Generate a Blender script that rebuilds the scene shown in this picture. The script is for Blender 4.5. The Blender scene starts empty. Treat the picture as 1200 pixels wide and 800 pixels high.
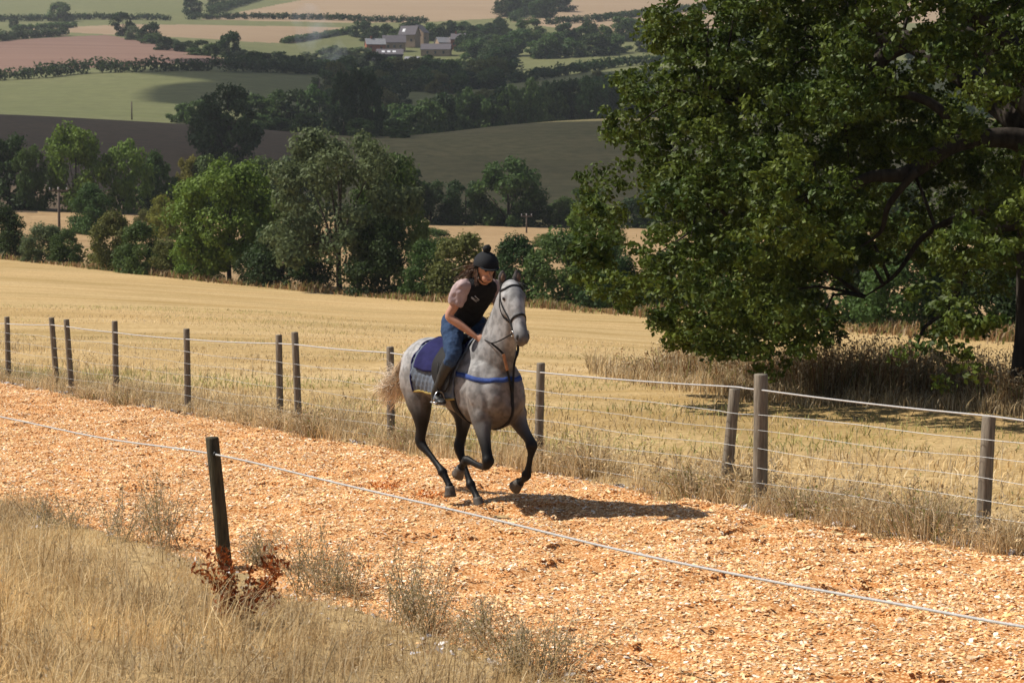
import bpy, math, random
import numpy as np
from mathutils import Vector, Matrix
from mathutils.bvhtree import BVHTree

random.seed(7)
RNG = np.random.default_rng(7)
scene = bpy.context.scene
COL = scene.collection

# ------------------------------------------------------------ camera
FPX = 2400.0                      # focal length in pixels of a 1200 wide frame
PITCH = math.radians(5.0)
CAM = np.array([0.0, 0.0, 3.5])
SP, CP = math.sin(PITCH), math.cos(PITCH)
cam_d = bpy.data.cameras.new('camera')
cam_d.sensor_width = 36.0
cam_d.lens = 72.0
cam_d.clip_start = 0.1
cam_d.clip_end = 8000
cam_d.dof.use_dof = True
cam_d.dof.focus_distance = 21.0
cam_d.dof.aperture_fstop = 6.5
cam = bpy.data.objects.new('camera', cam_d)
COL.objects.link(cam)
cam.location = CAM
cam.rotation_euler = (math.radians(90) - PITCH, 0, 0)
scene.camera = cam

# ------------------------------------------------------------ world, sun, exposure
SUN_EL = math.radians(50)
SUN_AZ = np.array([-0.985, 0.17])           # horizontal direction towards the sun
w = bpy.data.worlds.new('World')
scene.world = w
w.use_nodes = True
wn = w.node_tree
sky = wn.nodes.new('ShaderNodeTexSky')
sky.sky_type = 'NISHITA'
sky.sun_disc = False
sky.sun_elevation = SUN_EL
sky.sun_rotation = math.atan2(SUN_AZ[0], SUN_AZ[1])
sky.altitude = 100
sky.air_density = 1.0
sky.dust_density = 1.2
bgn = wn.nodes['Background']
bgn.inputs[1].default_value = 0.062
wn.links.new(sky.outputs[0], bgn.inputs[0])
sun_d = bpy.data.lights.new('sun', 'SUN')
sun_d.energy = 5.0
sun_d.angle = math.radians(0.53)
sun_d.color = (1.0, 0.94, 0.84)
sun = bpy.data.objects.new('sun', sun_d)
COL.objects.link(sun)
SUN_DIR = np.array([SUN_AZ[0]*math.cos(SUN_EL), SUN_AZ[1]*math.cos(SUN_EL), math.sin(SUN_EL)])
sun.rotation_euler = Vector(SUN_DIR).to_track_quat('Z', 'Y').to_euler()
scene.render.engine = 'CYCLES'
scene.view_settings.view_transform = 'Standard'
scene.view_settings.look = 'None'
scene.view_settings.gamma = 1.0
scene.view_settings.exposure = 0.42
scene.view_settings.use_curve_mapping = False
scene.cycles.max_bounces = 6
scene.cycles.diffuse_bounces = 3
scene.cycles.transparent_max_bounces = 8

# ------------------------------------------------------------ small helpers
def unit(a):
    a = np.asarray(a, float)
    return a/np.maximum(np.linalg.norm(a, axis=-1, keepdims=True), 1e-9)

def ray(u, v):
    a, b = (u-600)/FPX, (400-v)/FPX
    return np.array([a, b*SP+CP, b*CP-SP])

def unproj(u, v, y):
    d = ray(u, v)
    return CAM + d*(y/d[1])

def slope_v(v):
    b = (400-np.asarray(v, float))/FPX
    return (b*CP-SP)/(b*SP+CP)

def v_of(y, z):
    s = (z-CAM[2])/y
    return 400-FPX*(s*CP+SP)/(CP-s*SP)

def px(p):
    d = np.asarray(p, float)-CAM
    f = d[1]*CP-d[2]*SP
    return 600+FPX*d[0]/f, 400-FPX*(d[1]*SP+d[2]*CP)/f

def np_mesh(name, V, F, col=None, smooth=False):
    V = np.ascontiguousarray(V, np.float32)
    F = np.ascontiguousarray(F, np.int32)
    k = F.shape[1]
    me = bpy.data.meshes.new(name)
    me.vertices.add(len(V)); me.vertices.foreach_set('co', V.ravel())
    me.loops.add(F.size); me.loops.foreach_set('vertex_index', F.ravel())
    me.polygons.add(len(F))
    me.polygons.foreach_set('loop_start', np.arange(0, F.size, k, dtype=np.int32))
    me.update(calc_edges=True)
    if col is not None:
        at = me.color_attributes.new('Col', 'FLOAT_COLOR', 'POINT')
        c = np.ones((len(V), 4), np.float32); c[:, :3] = col
        at.data.foreach_set('color', c.ravel())
    me.polygons.foreach_set('use_smooth', np.full(len(F), smooth))
    me.validate()
    return me

def link(name, me, mat=None, parent=None, loc=None, rot=None, sc=None):
    o = bpy.data.objects.new(name, me)
    COL.objects.link(o)
    if mat is not None and me is not None and not me.materials:
        me.materials.append(mat)
    if parent is not None: o.parent = parent
    if loc is not None: o.location = tuple(float(q) for q in loc)
    if rot is not None: o.rotation_euler = rot
    if sc is not None: o.scale = sc
    return o

def tag(o, label=None, cat=None, group=None, kind=None):
    if label: o['label'] = label
    if cat: o['category'] = cat
    if group: o['group'] = group
    if kind: o['kind'] = kind
    return o

def join(parts):
    """parts: list of (V,F) with F lists of tuples or arrays -> V, list of faces"""
    Vs, Fs, n = [], [], 0
    for V, F in parts:
        V = np.asarray(V, float)
        Vs.append(V)
        Fs += [tuple(int(i)+n for i in f) for f in F]
        n += len(V)
    return np.vstack(Vs), Fs

def poly_mesh(name, parts, smooth=False):
    V, F = join(parts)
    me = bpy.data.meshes.new(name)
    me.from_pydata([tuple(p) for p in V], [], F)
    me.polygons.foreach_set('use_smooth', np.full(len(me.polygons), smooth))
    me.update()
    return me

def box(cx, cy, cz, sx, sy, sz):
    V = [(cx+a*sx/2, cy+b*sy/2, cz+c*sz/2) for a in (-1, 1) for b in (-1, 1) for c in (-1, 1)]
    F = [(0, 1, 3, 2), (4, 6, 7, 5), (0, 4, 5, 1), (2, 3, 7, 6), (0, 2, 6, 4), (1, 5, 7, 3)]
    return np.array(V), F

def catmull(P, n):
    P = np.asarray(P, float)
    if len(P) < 3:
        t = np.linspace(0, 1, n*(len(P)-1)+1)[:, None]
        return P[0]*(1-t)+P[-1]*t
    Q = np.vstack([2*P[0]-P[1], P, 2*P[-1]-P[-2]])
    out = []
    for i in range(1, len(Q)-2):
        for k in range(n):
            t = k/n
            a, b, c, d = Q[i-1], Q[i], Q[i+1], Q[i+2]
            out.append(0.5*(2*b+(c-a)*t+(2*a-5*b+4*c-d)*t*t+(3*b-a-3*c+d)*t**3))
    out.append(Q[-2])
    return np.array(out)

def loft(C, A, B=None, side=(0, 1, 0), n=14, sub=4, cap=True):
    """closed elliptical tube. C centres, A half widths along side, B half heights"""
    C = np.asarray(C, float); A = np.asarray(A, float)
    B = A if B is None else np.asarray(B, float)
    M = np.column_stack([C, A, B])
    if sub > 1: M = catmull(M, sub)
    C, A, B = M[:, :3], np.maximum(M[:, 3], 1e-3), np.maximum(M[:, 4], 1e-3)
    T = unit(np.gradient(C, axis=0))
    S0 = np.array(side, float)
    V = []
    for c, a, b, t in zip(C, A, B, T):
        s = S0-t*S0.dot(t)
        if np.linalg.norm(s) < 0.15:
            s = np.array([1.0, 0, 0])-t*t[0]
        s = unit(s); u = np.cross(t, s)
        for k in range(n):
            th = 2*math.pi*k/n
            V.append(c+s*a*math.cos(th)+u*b*math.sin(th))
    m = len(C)
    F = [(i*n+k, i*n+(k+1) % n, (i+1)*n+(k+1) % n, (i+1)*n+k) for i in range(m-1) for k in range(n)]
    if cap:
        F.append(tuple(range(n-1, -1, -1))); F.append(tuple((m-1)*n+k for k in range(n)))
    return np.array(V), F

def ellipsoid(c, r, R=None, nu=16, nv=10):
    V = []; F = []
    for j in range(nv+1):
        ph = math.pi*j/nv
        for i in range(nu):
            th = 2*math.pi*i/nu
            V.append((math.sin(ph)*math.cos(th), math.sin(ph)*math.sin(th), math.cos(ph)))
    V = np.array(V)*np.array(r)
    if R is not None: V = V@np.array(R).T
    V = V+np.array(c)
    for j in range(nv):
        for i in range(nu):
            F.append((j*nu+i, (j+1)*nu+i, (j+1)*nu+(i+1) % nu, j*nu+(i+1) % nu))
    # weld poles
    keep = [f for f in F]
    V[:nu] = V[:nu].mean(0); V[-nu:] = V[-nu:].mean(0)
    return V, keep

def remesh(name, parts, voxel, iters=6, fac=0.5):
    me = poly_mesh('tmp', parts)
    o = bpy.data.objects.new('tmp', me); COL.objects.link(o)
    m = o.modifiers.new('r', 'REMESH'); m.mode = 'VOXEL'; m.voxel_size = voxel
    if iters:
        s = o.modifiers.new('s', 'SMOOTH'); s.factor = fac; s.iterations = iters
    bpy.context.view_layer.update()
    dg = bpy.context.evaluated_depsgraph_get()
    out = bpy.data.meshes.new_from_object(o.evaluated_get(dg))
    out.name = name
    bpy.data.objects.remove(o); bpy.data.meshes.remove(me)
    out.polygons.foreach_set('use_smooth', np.full(len(out.polygons), True))
    return out

def verts(me):
    V = np.empty(len(me.vertices)*3, np.float32); me.vertices.foreach_get('co', V)
    return V.reshape(-1, 3)

def set_col(me, C, name='Col'):
    at = me.color_attributes.new(name, 'FLOAT_COLOR', 'POINT')
    c = np.ones((len(me.vertices), 4), np.float32); c[:, :3] = C
    at.data.foreach_set('color', c.ravel())

def vnoise(P, scale, seed=0):
    """cheap smooth value noise 0..1"""
    P = np.asarray(P, float)*scale+seed*17.3
    i = np.floor(P).astype(np.int64); f = P-i; f = f*f*(3-2*f)
    def h(a):
        n = a[:, 0]*374761393+a[:, 1]*668265263+(a[:, 2]*2147483647 if a.shape[1] > 2 else 0)+seed*1013
        n = (n ^ (n >> 13))*1274126177
        n = n ^ (n >> 16)
        return (n & 0xffff)/65535.0
    D = P.shape[1]; out = 0
    for c in range(2**D):
        b = np.array([(c >> k) & 1 for k in range(D)])
        wgt = np.prod(np.where(b, f, 1-f), axis=1)
        out = out+wgt*h(i+b)
    return out

# ------------------------------------------------------------ materials
def sr(r, g, b):
    f = lambda c: (c/255/12.92 if c/255 <= 0.04045 else ((c/255+0.055)/1.055)**2.4)
    return (f(r), f(g), f(b))

def new_mat(name):
    m = bpy.data.materials.new(name); m.use_nodes = True
    nt = m.node_tree
    return m, nt, nt.nodes['Principled BSDF']

def nd(nt, typ, **kw):
    n = nt.nodes.new(typ)
    for k, v in kw.items(): setattr(n, k, v)
    return n

def mixc(nt, fac, a, b, mode='MIX'):
    n = nt.nodes.new('ShaderNodeMix'); n.data_type = 'RGBA'; n.blend_type = mode
    for sock, val in ((n.inputs[0], fac), (n.inputs[6], a), (n.inputs[7], b)):
        if hasattr(val, 'is_linked'): nt.links.new(val, sock)
        elif isinstance(val, (int, float)): sock.default_value = val
        else: sock.default_value = (*val, 1)
    return n.outputs[2]

def noise(nt, vec, scale, detail=4, rough=0.55):
    n = nd(nt, 'ShaderNodeTexNoise'); n.inputs['Scale'].default_value = scale
    n.inputs['Detail'].default_value = detail; n.inputs['Roughness'].default_value = rough
    nt.links.new(vec, n.inputs['Vector'])
    return n.outputs[0]

def ramp(nt, fac, lo, hi):
    n = nd(nt, 'ShaderNodeMapRange'); n.inputs[1].default_value = lo; n.inputs[2].default_value = hi
    nt.links.new(fac, n.inputs[0])
    return n.outputs[0]

def mapped(nt, sc=(1, 1, 1), rot=0.0, gen='Object'):
    tc = nd(nt, 'ShaderNodeTexCoord'); mp = nd(nt, 'ShaderNodeMapping')
    mp.inputs['Scale'].default_value = sc; mp.inputs['Rotation'].default_value = (0, 0, rot)
    nt.links.new(tc.outputs[gen], mp.inputs[0])
    return mp.outputs[0]

def bump(nt, bs, h, strength=0.5, dist=0.05):
    b = nd(nt, 'ShaderNodeBump'); b.inputs['Strength'].default_value = strength
    b.inputs['Distance'].default_value = dist
    nt.links.new(h, b.inputs['Height']); nt.links.new(b.outputs[0], bs.inputs['Normal'])

def mat_ground(name, c1, c2, c3=None, s1=0.05, s2=1.2, streak=0.0, rot=0.0, streak_sc=(0.03, 0.7), c4=None, bumpd=0.05):
    """c1/c2 large patches, c3 fine mix, streaks stretched along a direction"""
    m, nt, bs = new_mat(name)
    bs.inputs['Roughness'].default_value = 0.95; bs.inputs['Specular IOR Level'].default_value = 0.1
    v = mapped(nt)
    a = ramp(nt, noise(nt, v, s1, 5, 0.6), 0.35, 0.65)
    col = mixc(nt, a, c1, c2)
    if streak:
        vs = mapped(nt, (streak_sc[0], streak_sc[1], 1), rot)
        st = ramp(nt, noise(nt, vs, 1.0, 4, 0.65), 0.38, 0.66)
        f = nd(nt, 'ShaderNodeMath', operation='MULTIPLY'); f.inputs[1].default_value = streak
        nt.links.new(st, f.inputs[0])
        col = mixc(nt, f.outputs[0], col, c4 or c2)
    fine = noise(nt, v, s2, 6, 0.7)
    if c3 is not None:
        col = mixc(nt, ramp(nt, fine, 0.42, 0.72), col, c3)
    nt.links.new(col, bs.inputs['Base Color'])
    bump(nt, bs, fine, 0.6, bumpd)
    return m

def mat_leaf(name, base, tip, var=0.25, trans=0.35, spec=0.15, scale=0.35, rough=0.6):
    m, nt, bs = new_mat(name)
    oi = nd(nt, 'ShaderNodeObjectInfo'); geo = nd(nt, 'ShaderNodeNewGeometry')
    v = mapped(nt)
    n1 = ramp(nt, noise(nt, v, scale, 3), 0.35, 0.68)
    col = mixc(nt, n1, base, tip)
    r2 = nd(nt, 'ShaderNodeMapRange'); r2.inputs[3].default_value = 1-var; r2.inputs[4].default_value = 1+var
    nt.links.new(geo.outputs['Random Per Island'], r2.inputs[0])
    hs = nd(nt, 'ShaderNodeHueSaturation'); nt.links.new(r2.outputs[0], hs.inputs['Value'])
    r3 = nd(nt, 'ShaderNodeMapRange'); r3.inputs[3].default_value = 0.485; r3.inputs[4].default_value = 0.515
    nt.links.new(oi.outputs['Random'], r3.inputs[0]); nt.links.new(r3.outputs[0], hs.inputs['Hue'])
    nt.links.new(col, hs.inputs['Color'])
    nt.links.new(hs.outputs[0], bs.inputs['Base Color'])
    bs.inputs['Roughness'].default_value = rough; bs.inputs['Specular IOR Level'].default_value = spec
    tr = nd(nt, 'ShaderNodeBsdfTranslucent'); nt.links.new(hs.outputs[0], tr.inputs[0])
    mx = nd(nt, 'ShaderNodeMixShader'); mx.inputs[0].default_value = trans
    nt.links.new(bs.outputs[0], mx.inputs[1]); nt.links.new(tr.outputs[0], mx.inputs[2])
    nt.links.new(mx.outputs[0], nt.nodes['Material Output'].inputs[0])
    return m

def mat_vcol(name, rough=0.8, spec=0.2, trans=0.0, var=0.15):
    m, nt, bs = new_mat(name)
    at = nd(nt, 'ShaderNodeAttribute', attribute_name='Col')
    geo = nd(nt, 'ShaderNodeNewGeometry')
    r2 = nd(nt, 'ShaderNodeMapRange'); r2.inputs[3].default_value = 1-var; r2.inputs[4].default_value = 1+var
    nt.links.new(geo.outputs['Random Per Island'], r2.inputs[0])
    hs = nd(nt, 'ShaderNodeHueSaturation'); nt.links.new(r2.outputs[0], hs.inputs['Value'])
    nt.links.new(at.outputs['Color'], hs.inputs['Color'])
    nt.links.new(hs.outputs[0], bs.inputs['Base Color'])
    bs.inputs['Roughness'].default_value = rough; bs.inputs['Specular IOR Level'].default_value = spec
    if trans:
        tr = nd(nt, 'ShaderNodeBsdfTranslucent'); nt.links.new(hs.outputs[0], tr.inputs[0])
        mx = nd(nt, 'ShaderNodeMixShader'); mx.inputs[0].default_value = trans
        nt.links.new(bs.outputs[0], mx.inputs[1]); nt.links.new(tr.outputs[0], mx.inputs[2])
        nt.links.new(mx.outputs[0], nt.nodes['Material Output'].inputs[0])
    return m

def mat_simple(name, c1, c2=None, scale=8, rough=0.7, spec=0.3, bumpd=0.0, sc=(1, 1, 1), metal=0.0, lo=0.35, hi=0.65):
    m, nt, bs = new_mat(name)
    v = mapped(nt, sc)
    f = noise(nt, v, scale, 5, 0.6)
    col = mixc(nt, ramp(nt, f, lo, hi), c1, c2 or tuple(q*0.75 for q in c1))
    nt.links.new(col, bs.inputs['Base Color'])
    bs.inputs['Roughness'].default_value = rough; bs.inputs['Specular IOR Level'].default_value = spec
    bs.inputs['Metallic'].default_value = metal
    if bumpd: bump(nt, bs, f, 0.6, bumpd)
    return m

M = {}
M['stubble'] = mat_ground('stubble', sr(184, 154, 106), sr(156, 132, 84), sr(140, 114, 72), 0.10, 7.0, 0.75, math.radians(-16), (0.045, 0.6), sr(204, 178, 134), 0.08)
M['verge'] = mat_ground('verge', sr(186, 160, 116), sr(168, 144, 102), sr(140, 118, 84), 0.4, 14.0)
M['stubble_far'] = mat_ground('stubble_far', sr(158, 132, 98), sr(146, 120, 86), sr(128, 104, 74), 0.02, 0.6, 0.5, 0.1, (0.01, 0.12), sr(170, 144, 108))
M['tan_far'] = mat_ground('tan_far', sr(150, 130, 106), sr(140, 120, 96), None, 0.006, 0.15, 0.6, 0.5, (0.004, 0.07), sr(130, 108, 86))
M['red_soil'] = mat_ground('red_soil', sr(116, 90, 78), sr(108, 84, 74), None, 0.006, 0.15, 0.55, math.radians(25), (0.002, 0.06), sr(134, 108, 94))
M['green_far'] = mat_ground('green_far', sr(94, 98, 62), sr(106, 106, 70), sr(86, 88, 58), 0.008, 0.2, 0.4, 0.05, (0.004, 0.06), sr(114, 112, 78))
M['brown_hill'] = mat_ground('brown_hill', sr(84, 70, 56), sr(96, 80, 62), sr(74, 64, 50), 0.02, 0.5, 0.4, 0.2, (0.01, 0.15), sr(78, 68, 52))
M['pasture_hill'] = mat_ground('pasture_hill', sr(112, 104, 70), sr(100, 92, 62), sr(84, 82, 52), 0.02, 0.35, 0.55, 0.12, (0.008, 0.09), sr(130, 116, 80))
m, nt, bs = new_mat('trackbed')
v = mapped(nt); vo = nd(nt, 'ShaderNodeTexVoronoi'); vo.inputs['Scale'].default_value = 42
vj = mapped(nt, (1, 1.7, 1), .6); nt.links.new(vj, vo.inputs['Vector'])
sep = nd(nt, 'ShaderNodeSeparateColor'); nt.links.new(vo.outputs['Color'], sep.inputs[0])
col = mixc(nt, sep.outputs[0], sr(214, 162, 106), sr(242, 206, 158))
col = mixc(nt, ramp(nt, vo.outputs['Distance'], .25, .6), col, sr(170, 112, 62))
nt.links.new(col, bs.inputs['Base Color']); bs.inputs['Roughness'].default_value = .9; bs.inputs['Specular IOR Level'].default_value = .1
bump(nt, bs, sep.outputs[1], .7, .02)
M['trackbed'] = m
M['chip'] = mat_vcol('chip', 0.75, 0.2, 0.0, 0.22)
M['grass'] = mat_vcol('grass', 0.8, 0.15, 0.5, 0.2)
M['leaf_bright'] = mat_leaf('leaf_bright', sr(84, 108, 42), sr(122, 142, 60))
M['leaf_mid'] = mat_leaf('leaf_mid', sr(62, 84, 40), sr(86, 106, 52))
M['leaf_dark'] = mat_leaf('leaf_dark', sr(46, 64, 32), sr(64, 82, 40))
M['leaf_grey'] = mat_leaf('leaf_grey', sr(86, 100, 66), sr(112, 122, 84))
M['leaf_olive'] = mat_leaf('leaf_olive', sr(92, 96, 48), sr(112, 110, 58))
M['leaf_yellow'] = mat_leaf('leaf_yellow', sr(128, 122, 50), sr(110, 120, 52))
M['leaf_oak'] = mat_leaf('leaf_oak', sr(54, 74, 28), sr(92, 106, 40), 0.38, 0.3, 0.2, 0.9, 0.55)
M['bark'] = mat_simple('bark', (0.06, 0.05, 0.04), (0.025, 0.02, 0.017), 9, 0.95, 0.1, 0.04, (1, 1, 0.25))
M['post'] = mat_simple('post', (0.24, 0.205, 0.16), (0.13, 0.11, 0.085), 14, 0.9, 0.15, 0.012, (3, 3, 0.35))
M['post_dark'] = mat_simple('post_dark', (0.085, 0.072, 0.045), (0.04, 0.035, 0.024), 14, 0.9, 0.15, 0.012, (3, 3, 0.35))
M['rope'] = mat_simple('rope', (0.5, 0.49, 0.48), (0.36, 0.35, 0.34), 60, 0.7, 0.3)
M['wire'] = mat_simple('wire', (0.42, 0.42, 0.41), (0.3, 0.3, 0.3), 40, 0.5, 0.5, 0, (1, 1, 1), 0.4)

# ============================================================ THE GROUND
# track plane: passes the horse's ground point, runs towards the vanishing direction of the gallop
def plane_setup():
    P0 = unproj(560, 588, 21.0)
    d1 = unit(ray(-1000, 280))
    c = unit(np.array([-d1[1], d1[0], 0.0]))*-1         # horizontal, away from the camera (right / far side)
    n = unit(np.cross(c, d1)); n = n if n[2] > 0 else -n
    return P0, d1, c, n
P0, D1, CR, NP = plane_setup()
if CR[1] < 0: CR = -CR

def plane_z(x, y):
    return P0[2]-(NP[0]*(x-P0[0])+NP[1]*(y-P0[1]))/NP[2]

def hit_plane(u, v):
    d = ray(u, v)
    return CAM+d*(NP.dot(P0-CAM)/NP.dot(d))

def st(p):
    q = np.asarray(p)-P0
    return q@D1, q@CR
def at_st(s, t, h=0.0):
    return P0+D1*s+CR*t+np.array([0, 0, h])

T_FAR = st(hit_plane(600, 280+0.170*1600))[1]
T_FENCE = st(hit_plane(600, 280+0.1665*1600))[1]
T_NEAR = st(hit_plane(350, 280+0.308*1350))[1]
T_ROPE = st(hit_plane(262, 668))[1]

UC = [-900, -300, 0, 250, 450, 600, 720, 1000, 1400, 2100]
K = [  # (depths, v) rows over UC : landmarks of the valley from the field's far hedge to the far hillside
 ([240, 190, 155, 133, 119, 110, 103, 86, 66, 50], [262, 277, 302, 330, 349, 357, 366, 385, 408, 430]),
 ([258, 208, 173, 151, 137, 128, 121, 104, 88, 80], [255, 268, 293, 320, 336, 341, 346, 352, 360, 364]),
 ([300, 260, 240, 245, 258, 262, 262, 262, 262, 262], [238, 242, 247, 253, 262, 266, 268, 270, 274, 276]),
 ([340, 310, 300, 305, 320, 325, 325, 325, 325, 325], [205, 208, 211, 220, 243, 243, 243, 243, 243, 243]),
 ([440, 430, 430, 430, 455, 495, 510, 520, 520, 520], [133, 133, 133, 147, 163, 145, 138, 138, 140, 140]),
 ([480, 475, 475, 480, 520, 560, 570, 580, 580, 580], [135, 135, 136, 150, 172, 152, 148, 146, 148, 148]),
 ([700, 700, 700, 700, 700, 700, 700, 700, 700, 700], [104, 98, 93, 82, 112, 116, 104, 92, 85, 80]),
 ([950, 950, 950, 950, 950, 950, 950, 950, 950, 950], [52, 50, 46, 54, 80, 78, 70, 60, 55, 52]),
 ([1200]*10, [26, 25, 24, 27, 31, 31, 30, 28, 26, 24]),
 ([1600]*10, [-8, -8, -8, -6, -6, -6, -6, -6, -6, -6]),
 ([2800]*10, [-80]*10),
]
def pchip(x, y, xq):
    x = np.asarray(x, float); y = np.asarray(y, float)
    h = np.diff(x); d = np.diff(y)/h
    m = np.zeros(len(x)); m[0] = d[0]; m[-1] = d[-1]
    for i in range(1, len(x)-1):
        if d[i-1]*d[i] > 0:
            w1, w2 = 2*h[i]+h[i-1], h[i]+2*h[i-1]
            m[i] = (w1+w2)/(w1/d[i-1]+w2/d[i])
    i = np.clip(np.searchsorted(x, xq)-1, 0, len(x)-2)
    t = (xq-x[i])/h[i]
    return ((2*t**3-3*t*t+1)*y[i]+(t**3-2*t*t+t)*h[i]*m[i]+(-2*t**3+3*t*t)*y[i+1]+(t**3-t*t)*h[i]*m[i+1])

def fence_depth(u):
    """depth where the viewing column u crosses the far fence (clamped)"""
    a = (np.asarray(u, float)-600)/FPX
    q = P0[:2]+CR[:2]*T_FENCE
    dd = D1[:2]/np.linalg.norm(D1[:2])
    # a*y = q0 + k*dd0 ; y = q1 + k*dd1
    k = (a*q[1]-q[0])/(dd[0]-a*dd[1])
    return np.clip(q[1]+k*dd[1], 8, 110)

TU = np.linspace(-1500, 2700, 141)
TD = np.exp(np.linspace(math.log(8), math.log(2790), 520))
TZ = np.zeros((len(TU), len(TD)))
for i, u in enumerate(TU):
    uc = np.clip(u, UC[0], UC[-1])
    fd = float(fence_depth(u))
    xs = [2.0, fd, fd+4]
    zs = [float(plane_z((u-600)/FPX*q, q)) for q in xs]
    for dep, vv in K:
        d = np.interp(uc, UC, dep); v = np.interp(uc, UC, vv)
        if d > xs[-1]+5:
            xs.append(d); zs.append(CAM[2]+d*float(slope_v(v)))
    TZ[i] = pchip(xs, zs, TD)
# smooth sideways so key columns leave no creases
for _ in range(4):
    TZ[1:-1] = (TZ[:-2]+2*TZ[1:-1]+TZ[2:])/4
LTD = np.log(TD)

def H(x, y):
    x = np.asarray(x, float); y = np.asarray(y, float)
    yy = np.maximum(y, 8.0)
    u = np.clip(600+FPX*x/yy, TU[0], TU[-1]-1e-3)
    fi = (u-TU[0])/(TU[1]-TU[0]); i = np.floor(fi).astype(int); fi = fi-i
    fj = (np.log(np.clip(yy, TD[0], TD[-1]-1))-LTD[0])/(LTD[1]-LTD[0]); j = np.clip(np.floor(fj).astype(int), 0, len(TD)-2); fj = fj-j
    z = (TZ[i, j]*(1-fi)*(1-fj)+TZ[i+1, j]*fi*(1-fj)+TZ[i, j+1]*(1-fi)*fj+TZ[i+1, j+1]*fi*fj)
    t = (x-P0[0])*CR[0]+(y-P0[1])*CR[1]
    pz = plane_z(x, y)
    k = np.clip((t-T_FENCE-0.5)/4, 0, 1); k = k*k*(3-2*k)
    z = pz*(1-k)+z*k
    b = np.maximum(T_NEAR-0.3-t, 0)                     # the bank on the camera's side
    z = z+0.16*b*b/(b+1.2)*np.clip(1.2-b/40, 0.3, 1)
    return z

def vis(u, v, mind=8.0):
    """depth at which the ground is first seen at image point u, v beyond mind"""
    a = (u-600)/FPX
    ds = TD[TD >= mind]
    vv = v_of(ds, H(a*ds, ds))
    k = np.nonzero(vv <= v)[0]
    return ds[k[0]] if len(k) else ds[-1]

def g(u, d):
    x = (u-600)/FPX*d
    return np.array([x, d, float(H(x, d))])

# ---- sheet, cut into fields
us = np.concatenate([np.linspace(-1500, -60, 49)[:-1], np.arange(-60, 1265, 5.0), np.linspace(1265, 2700, 49)[1:]])
rows = np.concatenate([np.exp(np.linspace(math.log(4), math.log(560), 250))[:-1], np.linspace(560, 1600, 190)[:-1], np.linspace(1600, 2780, 16)])
Ug, Dg = np.meshgrid(us, rows)
Xg = (Ug-600)/FPX*Dg
Zg = H(Xg, Dg)
micro = (vnoise(np.column_stack([Xg.ravel(), Dg.ravel()]), 0.9, 3).reshape(Xg.shape)-0.5)
Tt = (Xg-P0[0])*CR[0]+(Dg-P0[1])*CR[1]
amp = np.where((Tt < T_FAR) & (Tt > T_NEAR), -0.0, 0.10)*np.clip(1.5-Dg/60, 0.2, 1)
Zg = Zg+micro*amp-np.where((Tt < T_FAR-0.15) & (Tt > T_NEAR+0.1), 0.05, 0.0)
nr, nc = Ug.shape
idx = np.arange(nr*nc).reshape(nr, nc)
F = np.stack([idx[:-1, :-1], idx[:-1, 1:], idx[1:, 1:], idx[1:, :-1]], -1).reshape(-1, 4)
fu = ((Ug[:-1, :-1]+Ug[1:, 1:])/2).ravel(); fd_ = ((Dg[:-1, :-1]+Dg[1:, 1:])/2).ravel()
ft = ((Tt[:-1, :-1]+Tt[1:, 1:])/2).ravel()
reg = np.full(len(F), 99)

def row_d(k, u): return np.interp(u, UC, K[k][0])
def inside(poly, x, y):
    c = np.zeros(len(x), bool); n = len(poly)
    for i in range(n):
        (x1, y1), (x2, y2) = poly[i], poly[(i+1) % n]
        with np.errstate(divide='ignore', invalid='ignore'):
            t = ((y1 > y) != (y2 > y)) & (x < (x2-x1)*(y-y1)/(y2-y1+1e-12)+x1)
        c ^= t
    return c
reg[ft < T_FENCE+0.2] = 0
reg[(ft >= T_FENCE+0.2) & (fd_ < row_d(0, fu)+8)] = 1
m2 = (fd_ >= row_d(0, fu)+8) & (fd_ < row_d(2, fu)); reg[m2 & (ft > T_FENCE)] = 2
m3 = (fd_ >= row_d(2, fu)) & (fd_ < row_d(5, fu)); reg[m3 & (fu < 350)] = 3; reg[m3 & (fu >= 350)] = 4
m4 = (fd_ >= row_d(5, fu)); reg[m4] = 5
def pd(pts): return [(u, vis(u, v, 560)) for u, v in pts]
for k, pts in ((6, [(-200, 92), (0, 86), (100, 81), (290, 80), (285, 74), (130, 42), (0, 50), (-200, 56)]),
               (7, [(20, 36), (150, 29), (410, 33), (412, 38), (340, 53), (290, 50), (150, 42)]),
               (8, [(238, 24), (290, 14), (420, -12), (600, -12), (596, 22), (500, 27), (415, 28)]),
               (9, [(600, 26), (640, 16), (700, -12), (1300, -12), (1300, 24), (850, 34), (700, 42)]),
               (10, [(-200, 60), (0, 48), (90, 42), (20, 39), (-200, 42)])):
    P = pd(pts)
    mm = inside(P, fu, fd_) & m4
    reg[mm] = k
names = {0: ('ground', 'verge'), 1: ('stubble_field', 'stubble'), 2: ('dry_meadow', 'stubble_far'), 3: ('brown_hill', 'brown_hill'),
         4: ('pasture_hill', 'pasture_hill'), 5: ('green_hillside', 'green_far'), 6: ('ploughed_field', 'red_soil'),
         7: ('harvested_field', 'tan_far'), 8: ('harvested_field', 'tan_far'), 9: ('harvested_field', 'tan_far'), 10: ('ploughed_field', 'red_soil')}
allV = np.column_stack([Xg.ravel(), Dg.ravel(), Zg.ravel()])
for k, (nm, mt) in names.items():
    f = F[reg == k]
    if not len(f): continue
    uq, inv = np.unique(f, return_inverse=True)
    tag(link(nm, np_mesh(nm, allV[uq], inv.reshape(-1, 4), smooth=True), M[mt]), kind='structure')

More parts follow.
